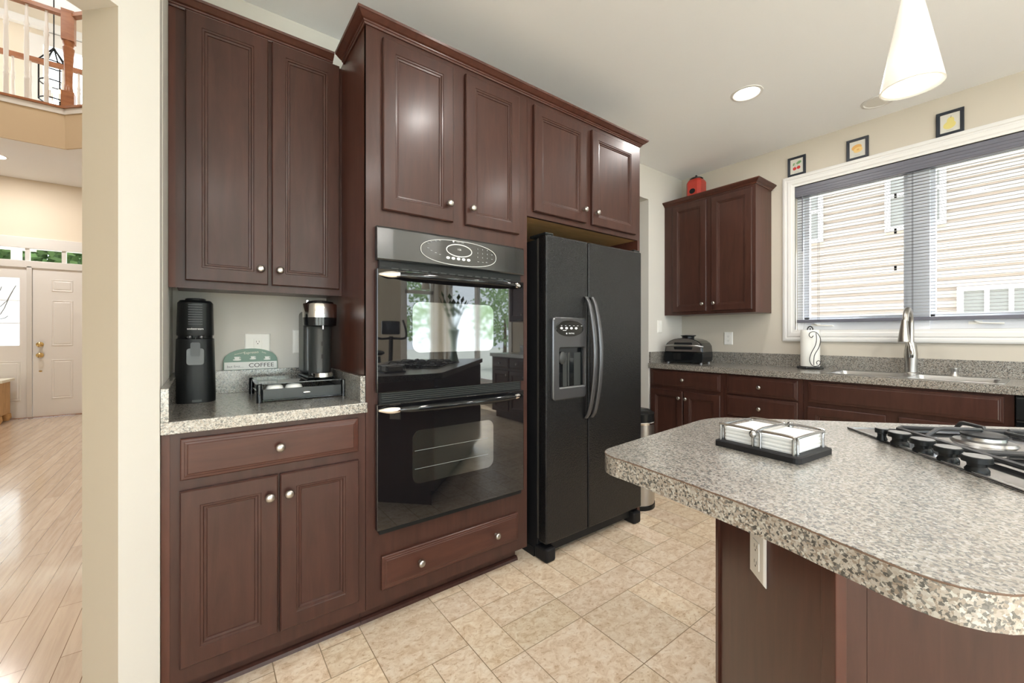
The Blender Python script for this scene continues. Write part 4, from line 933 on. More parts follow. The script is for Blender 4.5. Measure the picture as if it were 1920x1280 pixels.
def cup(a, z, s):
    b_ = MB(); b_.prism([sp(a-s, z+s*.7, .0006), sp(a-s*.7, z-s*.4, .0006), sp(a+s*.7, z-s*.4, .0006), sp(a+s, z+s*.7, .0006)], (0, .0005, 0))
    b_.prism([sp(a+1.5*s*math.cos(2*math.pi*k/16), z-s*.6+.35*s*math.sin(2*math.pi*k/16), .0009) for k in range(16)], (0, .0006, 0))
    b_.tube([sp(a+s*.9+.4*s*math.cos(t), z+s*.2+.4*s*math.sin(t), .0006) for t in [2*math.pi*k/12 for k in range(12)]], .0007, 5, 0, True)
    obj('painted_cup', b_, 'sign_white', sg)
cup(W2*.24, .053, .011); cup(W2*.53, .055, .009); cup(W2*.80, .052, .010)
# capsule drawer
p0 = V((.178, 1.866, ZC1)); bw, bdp, bh = .312, .315, .073
cd = thing('capsule_drawer', 'black coffee capsule drawer with glass top under the coffee machine', 'drawer', (p0.x+bw/2, p0.y+bdp/2, ZC1))
mb = MB()
for a_ in (0, bw):
    for b_ in (0, bdp):
        l_ = MB(); l_.lathe((p0.x+a_, p0.y+b_, ZC1), (0, 0, 1), [(.0105, 0), (.0105, bh-.003), (.008, bh)], 16); obj('leg', l_, 'black_gloss', cd)
mb.box((p0.x+.006, p0.y+bdp-.003, ZC1+bh-.010), (p0.x+bw-.006, p0.y+bdp+.003, ZC1+bh-.003))
for a_ in (0, bw):
    mb.box((p0.x+a_-.003, p0.y+.008, ZC1+bh-.010), (p0.x+a_+.003, p0.y+bdp-.008, ZC1+bh-.003)); mb.box((p0.x+a_-.002, p0.y+.008, ZC1+.035), (p0.x+a_+.002, p0.y+bdp-.008, ZC1+.038))
mb.box((p0.x+.008, p0.y, ZC1+.004), (p0.x+bw-.008, p0.y+.006, ZC1+.009)); obj('rail', mb, 'black_gloss', cd)
mb = MB(); mb.box((p0.x+.002, p0.y+.002, ZC1+bh-.003), (p0.x+bw-.002, p0.y+bdp-.002, ZC1+bh+.001)); obj('glass_top', mb, 'black_gloss', cd)
mb = MB(); mb.box((p0.x+.012, p0.y-.008, ZC1+.011), (p0.x+bw-.012, p0.y-.001, ZC1+.051)); mb.box((p0.x+.014, p0.y, ZC1+.011), (p0.x+bw-.014, p0.y+.29, ZC1+.014)); mb.box((p0.x+.014, p0.y, ZC1+.014), (p0.x+.018, p0.y+.29, ZC1+.04)); mb.box((p0.x+bw-.018, p0.y, ZC1+.014), (p0.x+bw-.014, p0.y+.29, ZC1+.04)); tr_ = obj('tray', mb, 'graphite', cd)
mb = MB(); mb.lathe((p0.x+bw*.53, p0.y-.008, ZC1+.030), (0, -1, 0), [(.005, 0), (.004, .006), (.001, .008)], 16, sx=3.2, up=(0, 0, 1)); obj('pull', mb, 'chrome', tr_)
for k, lb in enumerate(('white foil coffee capsule in the drawer, at its left end', 'white foil coffee capsule in the drawer, right of another capsule')):
    mb = MB(); c_ = (p0.x+.056+k*.069, p0.y+.038, ZC1+.0145); mb.lathe(c_, (0, 0, 1), [(.022, 0), (.032, .016), (.0335, .030), (.029, .044), (.019, .052), (.002, .0545)], 24)
    tag(obj('coffee_capsule', mb, 'white_plastic'), lb, 'capsule', 'coffee capsules in the drawer')
# coffee machine
cx_, cy_ = .425, 2.005; z0_ = ZC1+bh+.0012
cm = thing('coffee_machine', 'black and chrome capsule coffee machine standing on the capsule drawer', 'coffee machine', (cx_, cy_, z0_))
mb = MB(); mb.box((cx_-.062, cy_-.065, z0_), (cx_+.05, cy_+.165, z0_+.012)); obj('base', mb, 'black_plastic', cm, .005)
mb = MB(); mb.lathe((cx_, cy_, z0_+.012), (0, 0, 1), [(.046, 0), (.047, .20), (.052, .215), (.066, .235)], 36); obj('column', mb, 'graphite', cm)
mb = MB(); mb.box((cx_-.062, cy_+.02, z0_+.012), (cx_+.045, cy_+.16, z0_+.30)); obj('water_tank', mb, 'graphite', cm, .02, seg=4)
mb = MB(); mb.lathe((cx_, cy_, z0_+.232), (0, 0, 1), [(.055, -.006), (.068, .0), (.070, .035)], 40); obj('head_lower', mb, 'black_gloss', cm)
mb = MB(); mb.lathe((cx_, cy_, z0_+.267), (0, 0, 1), [(.0705, 0), (.0705, .058), (.068, .062)], 40); obj('head_band', mb, 'chrome', cm)
mb = MB(); mb.lathe((cx_, cy_, z0_+.326), (0, 0, 1), [(.062, 0), (.055, .012), (.03, .018), (.002, .019)], 32); obj('lid', mb, 'black_gloss', cm)
mb = MB(); mb.box((cx_-.058, cy_-.012, z0_+.318), (cx_-.048, cy_+.012, z0_+.345)); obj('lever', mb, 'chrome', cm, .002)
mb = MB()
for zz in (.085, .142): mb.box((cx_-.004, cy_-.0485, z0_+zz), (cx_+.004, cy_-.045, z0_+zz+.018))
mb.box((cx_+.001, cy_-.0478, z0_+.02), (cx_+.003, cy_-.045, z0_+.21)); obj('tray_slots', mb, 'inner_dark', cm)
mb = MB(); mb.lathe((cx_, cy_-.062, z0_+.002), (0, 0, 1), [(.034, 0), (.034, .006)], 28); obj('cup_tray', mb, 'black_plastic', cm)
mb = MB(); mb.lathe((cx_-.002, cy_-.060, z0_+.008), (0, 0, 1), [(.043, 0), (.043, .017), (.04, .019)], 32); obj('cup_ring', mb, 'chrome', cm)
mb = MB(); mb.tube([(cx_, cy_-.06, z0_+.232), (cx_, cy_-.06, z0_+.215)], .006, 12); obj('spout', mb, 'steel', cm)
# ------------------------------------------------------------------ island
isl = thing('kitchen_island', 'kitchen island base with plain dark cherry panels under the speckled top', 'island', (1.6, .1, 0))
a45 = V((R2, R2, 0)); b45 = V((R2, -R2, 0))
P1 = V((1.283, .637, 0)); LEN = .572; PN = P1-a45*LEN          # near corner of the end panel
IL = 1.5
def ipr(pts, z0, z1): b_ = MB(); b_.prism([V((p.x, p.y, z0)) for p in pts], (0, 0, z1-z0)); return b_
q0, q1 = PN, P1
body = ipr([q0+b45*.004+a45*.003, q1+b45*.004-a45*.003, q1+b45*IL-a45*.003, q0+b45*IL+a45*.003], .1, .871)
obj('body', body, 'cherry', isl)
toe = ipr([q0+b45*.01+a45*.004, q1+b45*.01-a45*.075, q1+b45*IL-a45*.075, q0+b45*IL+a45*.004], 0, .1); obj('toe_kick', toe, 'cherry', isl)
# end panel: two boards with a corner post
mb = MB(); mb.obox(P1-a45*.022, a45*.022, b45*.02-b45*.0, V((0, 0, .871))) if False else None
mb = MB(); mb.obox(V((P1.x, P1.y, .1))-a45*.022-b45*.006, a45*.022, b45*.010, V((0, 0, .771))); obj('stile', mb, 'cherry_side', isl)
mb = MB(); mb.obox(V((PN.x, PN.y, 0))+a45*.03, a45*(LEN-.052), b45*.004, V((0, 0, .871))); obj('end_panel', mb, 'cherry_side', isl)
mb = MB(); mb.obox(V((PN.x, PN.y, 0))-a45*.012-b45*.006, a45*.042, b45*.018, V((0, 0, .871))); obj('corner_post', mb, 'cherry_side', isl, .002)
mb = MB(); mb.obox(V((PN.x, PN.y, 0))-a45*.006+b45*.012, b45*.034, a45*.009, V((0, 0, .871))); obj('trim_strip', mb, 'cherry', isl)
mb = MB(); mb.obox(V((PN.x, PN.y, 0))-a45*.004+b45*.048, b45*(IL-.05), a45*.007, V((0, 0, .871))); obj('back_panel', mb, 'cherry', isl)
# outlet on the end panel
F45 = Fr((-R2, -R2, 0), (-R2, R2, 0))
oc = V((1.082, .436, .645)); off = (oc.x-oc.y)-.646; oc = oc-b45*(off*R2)-b45*.001
plate('wall_outlet', 'cream outlet plate on the island end panel just below the countertop', 'outlet', F45, oc, .080, .118)
# island top outline (plan)
def bez(p0, p1, p2, n=6): return [(p0*(1-t)**2+p1*(2*t*(1-t))+p2*t*t) for t in [k/n for k in range(n+1)]]
near = [V((p.x, p.y, 0)) for p in (oz(1165, 861, ZC1), oz(1200, 873, ZC1), oz(1300, 909, ZC1), oz(1400, 945.5, ZC1), oz(1478.7, 976, ZC1), oz(1550, 1006, ZC1), oz(1600, 1026, ZC1), oz(1650, 1047, ZC1), oz(1700, 1067, ZC1), oz(1750, 1084, ZC1), oz(1800, 1098, ZC1), oz(1850, 1108, ZC1), oz(1900, 1113.5, ZC1))]
ne = near[-1]
cur = [ne+b45*0+V((.05, -.035, 0)), ne+V((.12, -.09, 0))]
farA = V((1.285, .672, 0)); far_end = farA+b45*0
cnr1 = bez(V((.712, .572, 0)), V((.716, .632, 0)), V((.775, .634, 0)))
cnr2 = bez(V((1.20, .667, 0)), V((1.29, .676, 0)), V((1.345, .638, 0)))
tip = cur[-1]+b45*1.25; far2 = V((1.345, .638, 0))+b45*1.75
tail = [tip, tip+a45*.2]
wmax = tip+a45*.0
farE = V((1.345, .638, 0))+V((.516, -.566, 0)).normalized()*1.7
outline = cnr1+[V((.90, .644, 0))]+cnr2+[V((1.60, .362, 0)), V((1.88, .056, 0)), farE, tip]+cur[::-1]+near[::-1]
it = thing('island_countertop', 'large speckled laminate island countertop with rounded corners', 'countertop', (1.3, .1, .872))
zt_i = .872
mb = MB(); mb.prism([V((p.x, p.y, zt_i)) for p in outline], (0, 0, ZC1-.0015-zt_i)); obj('edge_slab', mb, 'granite', it)
mb = MB()
cen = V((1.2, .1, 0))
def inset(p, e): d_ = (cen-p); d_.z = 0; return p+d_.normalized()*e
mb.prism([V((inset(p, .0006).x, inset(p, .0006).y, ZC1-.0015)) for p in outline], (0, 0, .0015)); o_ = obj('top_sheet', mb, ['granite_top'], it)
mb = MB(); mb.tube([V((p.x, p.y, ZC1-.0016)) for p in outline], .0011, 5, 0, True); obj('edge_seam', mb, 'seam', it)
# ------------------------------------------------------------------ napkin holder
A0, A1, A2 = oz(1337.5, 833.4, ZC1), oz(1498.4, 872.5, ZC1), oz(1576, 853, ZC1)
ea = (A1-A0); la = ea.length; ea.normalize(); eb = (A2-A1); lb = eb.length; eb.normalize(); eb = (eb-ea*eb.dot(ea)).normalized()
nh = thing('napkin_holder', 'flat chrome wire napkin holder on a black tray on the island', 'napkin holder', A0+ea*la/2+eb*lb/2)
def tp(a, b, z): return A0+ea*a+eb*b+V((0, 0, z))
def trr(a0, a1, b0, b1, z, R=.012, n=4):
    pts = []
    for cx, cy, s0 in ((a1-R, b1-R, 0), (a0+R, b1-R, 90), (a0+R, b0+R, 180), (a1-R, b0+R, 270)):
        for k in range(n+1): t = math.radians(s0+90*k/n); pts.append(tp(cx+R*math.cos(t), cy+R*math.sin(t), z))
    return pts
mb = MB(); ls = [trr(0, la, 0, lb, .0005), trr(0, la, 0, lb, .012), trr(.004, la-.004, .004, lb-.004, .014)]
if (ls[0][1]-ls[0][0]).cross(ls[0][2]-ls[0][1]).z < 0: ls = [l[::-1] for l in ls]
mb.loops(ls, 0, False); obj('tray', mb, 'black_matte', nh)
mb = MB(); r_ = .0028; zt_ = .052
def hoop(a0, b0, a1, b1, z=zt_):
    mb.tube(smooth([tp(a0, b0, .013), tp(a0, b0, z-.008), tp(a0+(a1-a0)*.04, b0+(b1-b0)*.04, z), tp(a0+(a1-a0)*.96, b0+(b1-b0)*.96, z), tp(a1, b1, z-.008), tp(a1, b1, .013)], 3), r_, 8)
m1 = .012
hoop(.012, m1, la*.47, m1); hoop(la*.56, m1, la-.016, m1); hoop(.012, lb-m1, la*.47, lb-m1); hoop(la*.56, lb-m1, la-.016, lb-m1)
hoop(la-m1, .022, la-m1, lb-.022, zt_-.002); hoop(m1, .022, m1, lb-.022, zt_-.002)
obj('wire_rails', mb, 'wire_chrome', nh)
mb = MB(); mb.tube([tp(la*.515, -.004, .047), tp(la*.515, lb*.25, .0535), tp(la*.515, lb*.75, .0535), tp(la*.515, lb+.004, .047)], .0032, 8); mb.sphere(tp(la*.515, -.004, .046), .008, 10, 8); mb.sphere(tp(la*.515, lb+.004, .047), .008, 10, 8); obj('hold_bar', mb, 'wire_chrome', nh)
ns = MB(); e_ = .018
for k in range(4):
    z_ = .0145+k*.0078; j = random.uniform(-.0012, .0012)
    l0 = trr(e_+j, la-e_+j, e_-j, lb-e_-j, z_, .004, 3); l1 = trr(e_+j-.0012, la-e_+j+.0012, e_-j-.0012, lb-e_-j+.0012, z_+.0038, .005, 3); l2 = trr(e_+j, la-e_+j, e_-j, lb-e_-j, z_+.0076, .004, 3)
    ls = [l0, l1, l2]
    if (l0[1]-l0[0]).cross(l0[2]-l0[1]).z < 0: ls = [l[::-1] for l in ls]
    ns.loops(ls, 0, False)
tag(obj('napkin_stack', ns, 'napkin'), 'square stack of white paper napkins held in the chrome napkin holder', 'napkins')
# ------------------------------------------------------------------ cooktop
K0 = oz(1588, 801, ZC1+.004); ea = V((-.741, -.672, 0)).normalized(); ea = (oz(1920, 921, ZC1+.004)-K0); ea.z = 0; ea.normalize(); eb = V((-ea.y, ea.x, 0))
if eb.x < 0: eb = -eb
ck = thing('gas_cooktop', 'black glass gas cooktop with round knobs set into the island', 'cooktop', K0+ea*.26+eb*.38)
KL, KW = .52, .76
def kp(a, b, z): return V((K0.x, K0.y, ZC1))+ea*a+eb*b+V((0, 0, z))
def kbox(mb, a0, a1, b0, b1, z0, z1): mb.obox(kp(a0, b0, z0), ea*(a1-a0), eb*(b1-b0), V((0, 0, z1-z0)))
mb = MB(); kbox(mb, 0, KL, 0, KW, .0004, .0045); gl_ = obj('glass_top', mb, 'cooktop_glass', ck, .0015)
mb = MB(); 
for q in ((0, KL, 0, .007), (0, KL, KW-.007, KW), (0, .007, .007, KW-.007), (KL-.007, KL, .007, KW-.007)): kbox(mb, *q, .0046, .0062)
obj('steel_edge', mb, 'steel', ck)
kz = .034
for (u, v, rr_) in ((1653.5, 802.5, .0135), (1686.7, 810.2, .0215), (1730, 822.5, .0215), (1777.5, 836.9, .0215), (1831.7, 854.3, .0215)):
    c_ = oz(u, v, ZC1+kz); kb = MB(); b_ = V((c_.x, c_.y, ZC1+.0046))
    kb.lathe(b_, (0, 0, 1), [(rr_*.8, 0), (rr_*.8, .004), (rr_*.62, .010), (rr_*.66, .017), (rr_*1.0, .0185), (rr_, kz-.0062), (rr_*.94, kz-.0046)], 28); obj('knob', kb, 'black_plastic', ck)
    kb = MB(); kb.lathe(b_+V((0, 0, kz-.0046)), (0, 0, 1), [(rr_*.93, 0), (rr_*.90, .0006)], 28); obj('knob_cap', kb, 'soft_rim', ck)
for (a_, b_, r_) in ((.13, .22, .045), (.37, .22, .05), (.13, .55, .05), (.37, .55, .042)):
    kb = MB(); kb.lathe(kp(a_, b_, .0046), (0, 0, 1), [(r_*1.25, 0), (r_*1.15, .006), (r_*.85, .009), (r_*.82, .016)], 28); bn = obj('burner', kb, 'steel', ck)
    kb = MB(); kb.lathe(kp(a_, b_, .0206), (0, 0, 1), [(r_*.86, 0), (r_*.88, .005), (r_*.7, .009), (.002, .010)], 28); obj('burner_cap', kb, 'iron', bn)
for b0_, b1_ in ((.10, .385), (.395, .68)):
    gb = MB(); z_ = .036; bm = (b0_+b1_)/2
    rim = [kp(x_, y_, .013) for x_, y_ in ((.02, b0_+.02), (.04, b0_), (KL-.04, b0_), (KL-.02, b0_+.02), (KL-.02, b1_-.02), (KL-.04, b1_), (.04, b1_), (.02, b1_-.02))]
    gb.tube(rim, .0062, 8, 0, True); gb.tube([kp(KL/2, b0_, .013), kp(KL/2, b1_, .013)], .0055, 8)
    for a_ in (.13, .37):
        for (x0_, y0_, x1_, y1_) in ((a_, b0_, a_, bm-.028), (a_, b1_, a_, bm+.028), ((.02 if a_ < .2 else KL/2), bm, a_-.028, bm), ((KL/2 if a_ < .2 else KL-.02), bm, a_+.028, bm)):
            dx_, dy_ = x1_-x0_, y1_-y0_
            gb.tube([kp(x0_, y0_, .013), kp(x0_+dx_*.22, y0_+dy_*.22, z_-.002), kp(x0_+dx_*.32, y0_+dy_*.32, z_), kp(x1_, y1_, z_), kp(x1_+dx_*.02, y1_+dy_*.02, z_-.004)], [.005, .005, .0052, .0045, .003], 8)
    for x_ in (.035, KL-.035):
        for y_ in (b0_+.008, b1_-.008): gb.lathe(kp(x_, y_, .0046), (0, 0, 1), [(.007, 0), (.006, .008)], 8)
    obj('grate', gb, 'iron', ck)
# ------------------------------------------------------------------ pendants and recessed lights
def pendant(x, y, zb, label, vis=True):
    t_ = thing('pendant_lamp', label, 'pendant lamp', (x, y, zb), 'white glass cone pendant lamps')
    mb = MB(); R = .067; Hh = .255
    mb.lathe((x, y, zb), (0, 0, 1), [(R-.004, .0), (R, .001), (R*.985, .006), (.021, Hh), (.016, Hh)], 40, cap0=False, cap1=False); mb.lathe((x, y, zb), (0, 0, 1), [(.016, Hh-.002), (R-.006, .004)], 40, cap0=True, cap1=False); obj('glass_shade', mb, 'shade_glass', t_)
    mb = MB(); mb.lathe((x, y, zb+Hh-.002), (0, 0, 1), [(.0215, 0), (.019, .03), (.010, .075), (.006, .085)], 24); obj('socket_cap', mb, 'tan_metal', t_)
    mb = MB(); mb.tube([(x, y, zb+Hh+.07), (x, y, CEIL-.02)], .0025, 6); obj('cord', mb, 'tan_metal', t_)
    mb = MB(); mb.lathe((x, y, CEIL-.025), (0, 0, 1), [(.03, 0), (.06, .02), (.06, .0249)], 24); obj('canopy', mb, 'tan_metal', t_)
    mb = MB(); mb.sphere((x, y, zb+.12), .02, 12, 8); obj('bulb', mb, 'lamp_off', t_)
    l = bpy.data.lights.new('pendant_bulb', 'POINT'); l.energy = .3; l.shadow_soft_size = .03; l.color = (1, .96, .92); lo = bpy.data.objects.new('pendant_bulb', l); C.objects.link(lo); lo.location = (x, y, zb+.06)
Dp = 1.13; rr0 = ray(1709); pendant(rr0[0]*Dp, rr0[1]*Dp, CZ+(V0-164)*Dp/FPX, 'white glass cone pendant lamp hanging over the cooktop')
pendant(1.92, -1.55, 1.84, 'nearer white cone pendant lamp mirrored in the upper oven door')
pendant(2.62, -2.35, 1.84, 'farther white cone pendant lamp mirrored in the upper oven door')
def can(x, y, z, label, power=14, on=True, r=.075, grp='recessed ceiling lights in the kitchen', warm=(1, .96, .92)):
    t_ = thing('recessed_light', label, 'ceiling light', (x, y, z), grp)
    mb = MB(); mb.lathe((x, y, z-.001), (0, 0, -1), [(r+.018, -.0005), (r+.017, .003), (r+.004, .005), (r, .002), (r-.004, -.0002)], 36, cap0=False, cap1=False); obj('trim_ring', mb, 'trim_white', t_)
    mb = MB(); mb.lathe((x, y, z-.0015), (0, 0, -1), [(r, 0), (r-.002, .001)], 32, sm=False); obj('lens', mb, 'lamp_on' if on else 'lamp_off', t_)
    if on:
        l = bpy.data.lights.new('recessed_lamp', 'AREA'); l.shape = 'DISK'; l.size = 2*r*.9; l.energy = power; l.color = warm
        lo = bpy.data.objects.new('recessed_lamp', l); C.objects.link(lo); lo.location = (x, y, z-.008); l.cycles.use_multiple_importance_sampling = True
KP = 9
can(2.82, 1.212, CEIL, 'lit recessed ceiling light between the fridge cabinet and window', KP)
can(3.62, .72, CEIL, 'unlit recessed ceiling light above the sink, half hidden by the pendant shade', 0, False)
for i, (x, y) in enumerate([(1.25, .5), (-1.1, -1.1), (1.3, -.75), (2.6, -.4), (.1, -1.7), (1.3, -2.7), (3.0, -2.7), (-1.2, -3.2)]):  # unseen cans added to brighten the room; first glows on oven-cabinet doors
    can(x, y, CEIL, 'unseen recessed ceiling light added to brighten the kitchen', KP, grp='added recessed lights out of view')
# ------------------------------------------------------------------ hall and foyer through the opening
YDR = 8.8; ZL0 = 3.38; ZL1 = 3.87; YLE = 7.08
XDl = xa(61, YDR); XD2 = XDl+.97
XJ = xa(51, YDR)
zdoor1 = oy(61, 502.5, YDR).z; zdoor0 = oy(61, 783, YDR).z
ztr0, ztr1 = oy(155, 500.5, YDR).z+.015, oy(155, 473, YDR).z
XSL = XJ-.62
mb = MB()
mb.box((-6, YDR, 0), (XSL-.1, YDR+.14, ZL0)); mb.box((XD2+.06, YDR, 0), (3, YDR+.14, ZL0)); mb.box((XSL-.1, YDR, ztr1), (XD2+.06, YDR+.14, ZL0)); mb.box((XSL-.1, YDR, zdoor1+.01), (XD2+.06, YDR+.14, ztr0))
struct('wall_foyer', mb, 'foyer_paint')
mb = MB(); mb.box((-6, YS-.02, 0), (XS-.1, YS+.1, 7)); mb.box((-6, YS, 0), (-5.86, 9, 7)); mb.box((-.22, YW+.12, 0), (-.08, 10.84, 7))
mb.prism([dpt(-.05, CEIL+.2), dpt(s3+.2, CEIL+.2), dpt(s3+.2, CEIL+.2)+nrm*TH, dpt(-.05, CEIL+.2)+nrm*TH], (0, 0, 7-CEIL-.2)); mb.box((XL-.12, 1.69, CEIL+.2), (XL, YW+.12, 7))
struct('wall_hall', mb, 'foyer_paint')

# landing fascia following the corner
cx0 = oy(122, 278, YLE).x
LP = [(-6, YLE+.02), (cx0-.01, YLE+.02), (cx0+1.0, YLE-.99), (-.22, YLE-.99), (-.22, YDR+.14), (-6, YDR+.14)]
mb = MB(); mb.prism([(x, y, ZL0) for x, y in LP], (0, 0, ZL1-.1-ZL0)); struct('ceiling_landing', mb, 'ceiling_paint')
fp = [V((-6, YLE, 0)), V((cx0, YLE, 0)), V((cx0+1.0, YLE-1.0, 0))]
def strip(pts, off, z0, z1, th=.03):
    b_ = MB()
    for p, q in zip(pts, pts[1:]):
        d_ = (q-p).normalized(); n_ = V((d_.y, -d_.x, 0)); b_.obox(V((p.x, p.y, z0))+n_*off, q-p, -n_*th, V((0, 0, z1-z0)))
    return b_
struct('wall_landing', strip(fp, 0, ZL0-.003, ZL1-.09, .018), 'landing_paint')
struct('trim_1', strip(fp, .012, ZL1-.09, ZL1-.025), 'trim_white'); struct('trim_2', strip(fp, .03, ZL1-.025, ZL1), 'oak_rail')
mb = MB(); mb.prism([(x, y, ZL1-.09) for x, y in LP], (0, 0, .088)); struct('floor_landing', mb, 'hardwood')
# railing
def newel(x, y, z0, z1, s=.055):
    b_ = MB(); b_.box((x-s, y-s, z1-.34), (x+s, y+s, z1+.02)); b_.box((x-s, y-s, z0), (x+s, y+s, z0+.2))
    b_.lathe((x, y, z0+.2), (0, 0, 1), [(s, 0), (s*.75, .02), (s*.62, .10), (s*.72, .3), (s*.8, z1-z0-.72), (s*.95, z1-z0-.62), (s*.7, z1-z0-.60), (s*.95, z1-z0-.56), (s*.95, z1-z0-.54)], 20); return b_
rl = thing('balcony_railing', 'upstairs landing railing with white balusters and oak handrail above the front door', 'railing', (-3, YLE+.05, ZL1))
zr = 5.02; yr = YLE+.05
obj('newel_post', newel(cx0+.02, yr, ZL1, zr+.0), 'oak_rail', rl)
mb = MB(); mb.box((-6, yr-.035, zr-.045), (cx0, yr+.035, zr)); mb.obox((cx0+.03, yr-.03, zr-.045), (1.0, -1.0, 0), (.045, .045, 0), (0, 0, .045)); obj('handrail', mb, 'oak_rail', rl)
xb0 = xa(11.2, yr); sp_b = (xa(87, yr)-xb0)/2
def baluster(p, x, y, z0, z1):
    b_ = MB(); h = z1-z0; b_.lathe((x, y, z0), (0, 0, 1), [(.021, 0), (.021, .22*h), (.024, .23*h), (.016, .25*h), (.022, .28*h), (.017, .31*h), (.019, .36*h), (.022, .55*h), (.017, .72*h), (.024, .75*h), (.017, .77*h), (.024, .80*h), (.015, .83*h), (.013, h)], 12); obj('baluster', b_, 'trim_white', p)
for k in range(-3, 3): baluster(rl, xb0+k*sp_b, yr, ZL1, zr-.045)
baluster(rl, cx0+.2, yr-.18, ZL1, zr-.045)
r2 = thing('balcony_railing', 'farther upstairs railing in front of the bright window', 'railing', (-3, YDR-.1, ZL1))
mb = MB(); z_ = oy(45, 104, YDR-.15).z; mb.box((-6, YDR-.18, z_-.05), (-.22, YDR-.12, z_+.01)); obj('handrail', mb, 'oak_rail', r2)
for k in range(-2, 9): baluster(r2, xa(24, YDR-.15)+k*sp_b*1.03, YDR-.15, ZL1, z_-.05)
# upper front wall with window
YUW = 10.7; wx0_, wx1_ = xa(66, YUW), xa(66, YUW)+1.9; wz1_ = oy(90, 72, YUW).z; wz0_ = 3.3
mb = MB(); mb.box((-6, YUW, 3.0), (wx0_, YUW+.14, 7)); mb.box((wx1_, YUW, 3.0), (3, YUW+.14, 7)); mb.box((wx0_, YUW, wz1_), (wx1_, YUW+.14, 7)); mb.box((wx0_, YUW, 3.0), (wx1_, YUW+.14, wz0_)); mb.box((-6, YDR+.14, 3.0), (3, YUW, 3.05)); struct('wall_upper', mb, 'foyer_paint')
mb = MB(); mb.prism([(-6, -.3, 6.9), (-2.1, -.3, 6.9), (-.13, 1.73, 6.9), (2.3, 4.1, 6.9), (3, 4.6, 6.9), (3, 10.9, 6.9), (-6, 10.9, 6.9)], (0, 0, .1)); struct('ceiling_upper', mb, 'ceiling_paint')
mb = MB()
for q in ((wx0_-.09, wz0_, wx0_+.1, wz1_), (wx0_+.1, wz1_-.14, wx1_, wz1_+.09), (wx1_-.1, wz0_, wx1_+.09, wz1_)): mb.box((q[0], YUW-.03, q[1]), (q[2], YUW+.05, q[3]))
for zz in (1.0, 2.0): mb.box((wx0_, YUW+.02, wz0_+zz*.9), (wx1_, YUW+.05, wz0_+zz*.9+.03))
mb.box(((wx0_+.62), YUW+.0, wz0_), (wx0_+.67, YUW+.05, wz1_)); o = struct('window_7', mb, 'trim_white'); mb = MB(); mb.box((wx0_+.08, YUW+.03, wz0_), (wx1_-.08, YUW+.034, wz1_-.1)); obj('pane', mb, 'pane', o)
mb = MB(); mb.box((-6, YUW-.10, oy(45, 42, YUW-.1).z), (3, YUW-.001, oy(45, 28, YUW-.1).z)); struct('trim_3', mb, 'trim_white')
# lantern chandelier
lx = xa(101, 9.6); lz0 = oy(101, 193, 9.6).z
ln = thing('lantern_chandelier', 'black metal lantern with glowing candle bulbs behind the upstairs railing', 'chandelier', (lx, 9.6, lz0))
mb = MB(); hh = .62; rw = .16
for k in range(6):
    a_ = 2*math.pi*k/6+.3; x, y = lx+rw*math.cos(a_), 9.6+rw*math.sin(a_); mb.tube([(x, y, lz0), (x, y, lz0+hh), (lx, 9.6, lz0+hh+.25)], .011, 6)
for zz in (.02, .3, .6): mb.tube([(lx+rw*math.cos(2*math.pi*k/12), 9.6+rw*math.sin(2*math.pi*k/12), lz0+zz) for k in range(12)], .010, 6, 0, True)
mb.tube([(lx, 9.6, lz0+hh+.2), (lx, 9.6, 6.9)], .008, 6); obj('frame', mb, 'black_matte', ln)
for k in range(3):
    a_ = 2*math.pi*k/3; x, y = lx+.06*math.cos(a_), 9.6+.06*math.sin(a_); mb = MB(); mb.lathe((x, y, lz0+.05), (0, 0, 1), [(.012, 0), (.012, .12)], 10); cdl = obj('candle', mb, 'trim_white', ln)
    mb = MB(); mb.sphere((x, y, lz0+.2), .02, 10, 8, sc=(1, 1, 1.7)); obj('flame_bulb', mb, 'bulb', cdl)
# front door with sidelight and transom
DR = bpy.data.objects.new('door_1', None); C.objects.link(DR); DR.location = (XDl+.45, YDR, 0); DR['kind'] = 'structure'
FD = Fr((1, 0, 0), (0, -1, 0))
mb = MB(); mb.box((XDl+.004, YDR-.01, zdoor0+.01), (XD2, YDR+.035, zdoor1)); slab = obj('slab', mb, 'door_white', DR)
def pan(x0, x1, z0, z1, par, y=YDR-.01):
    b_ = MB(); rings(b_, FD, V((x0, y+.0, z0)), x1-x0, z1-z0, [(0, .0), (.006, .007), (.022, .001), (.032, .006)]); obj('panel', b_, 'door_white', par)
xq0, xq1 = xa(97, YDR), xa(137.5, YDR); wpn = xq1-xq0
for (v0_, v1_) in ((524, 546), (563, 648), (674, 747)):
    z1_, z0_ = oy(97, v0_, YDR).z, oy(97, v1_, YDR).z; pan(xq0, xq1, z0_, z1_, slab); pan(xq1+.1, xq1+.1+wpn, z0_, z1_, slab)
for v_ in (645.5, 665.5):
    c_ = oy(75.5, v_, YDR-.01); b_ = MB(); b_.lathe(c_, (0, -1, 0), [(.036, 0), (.034, .008), (.015, .014), (.014, .03), (.03, .045), (.032, .055), (.02, .066), (.002, .07)], 20); obj('door_knob' if v_ > 650 else 'deadbolt', b_, 'brass', slab)
mb = MB(); c_ = oy(76, 695.5, YDR-.01); mb.lathe(c_, (0, -1, 0), [(.012, 0), (.01, .006)], 12, sx=1.6); obj('door_chain_plate', mb, 'brass', slab)
mb = MB(); mb.box((XJ, YDR-.03, 0), (XDl, YDR+.06, zdoor1+.02)); mb.box((XSL-.1, YDR-.03, zdoor1), (XD2+.1, YDR+.06, ztr0+.02)); mb.box((XD2, YDR-.03, 0), (XD2+.1, YDR+.06, ztr0)); mb.box((XSL-.1, YDR-.03, ztr1-.01), (XD2+.1, YDR+.06, oy(155, 455, YDR).z))
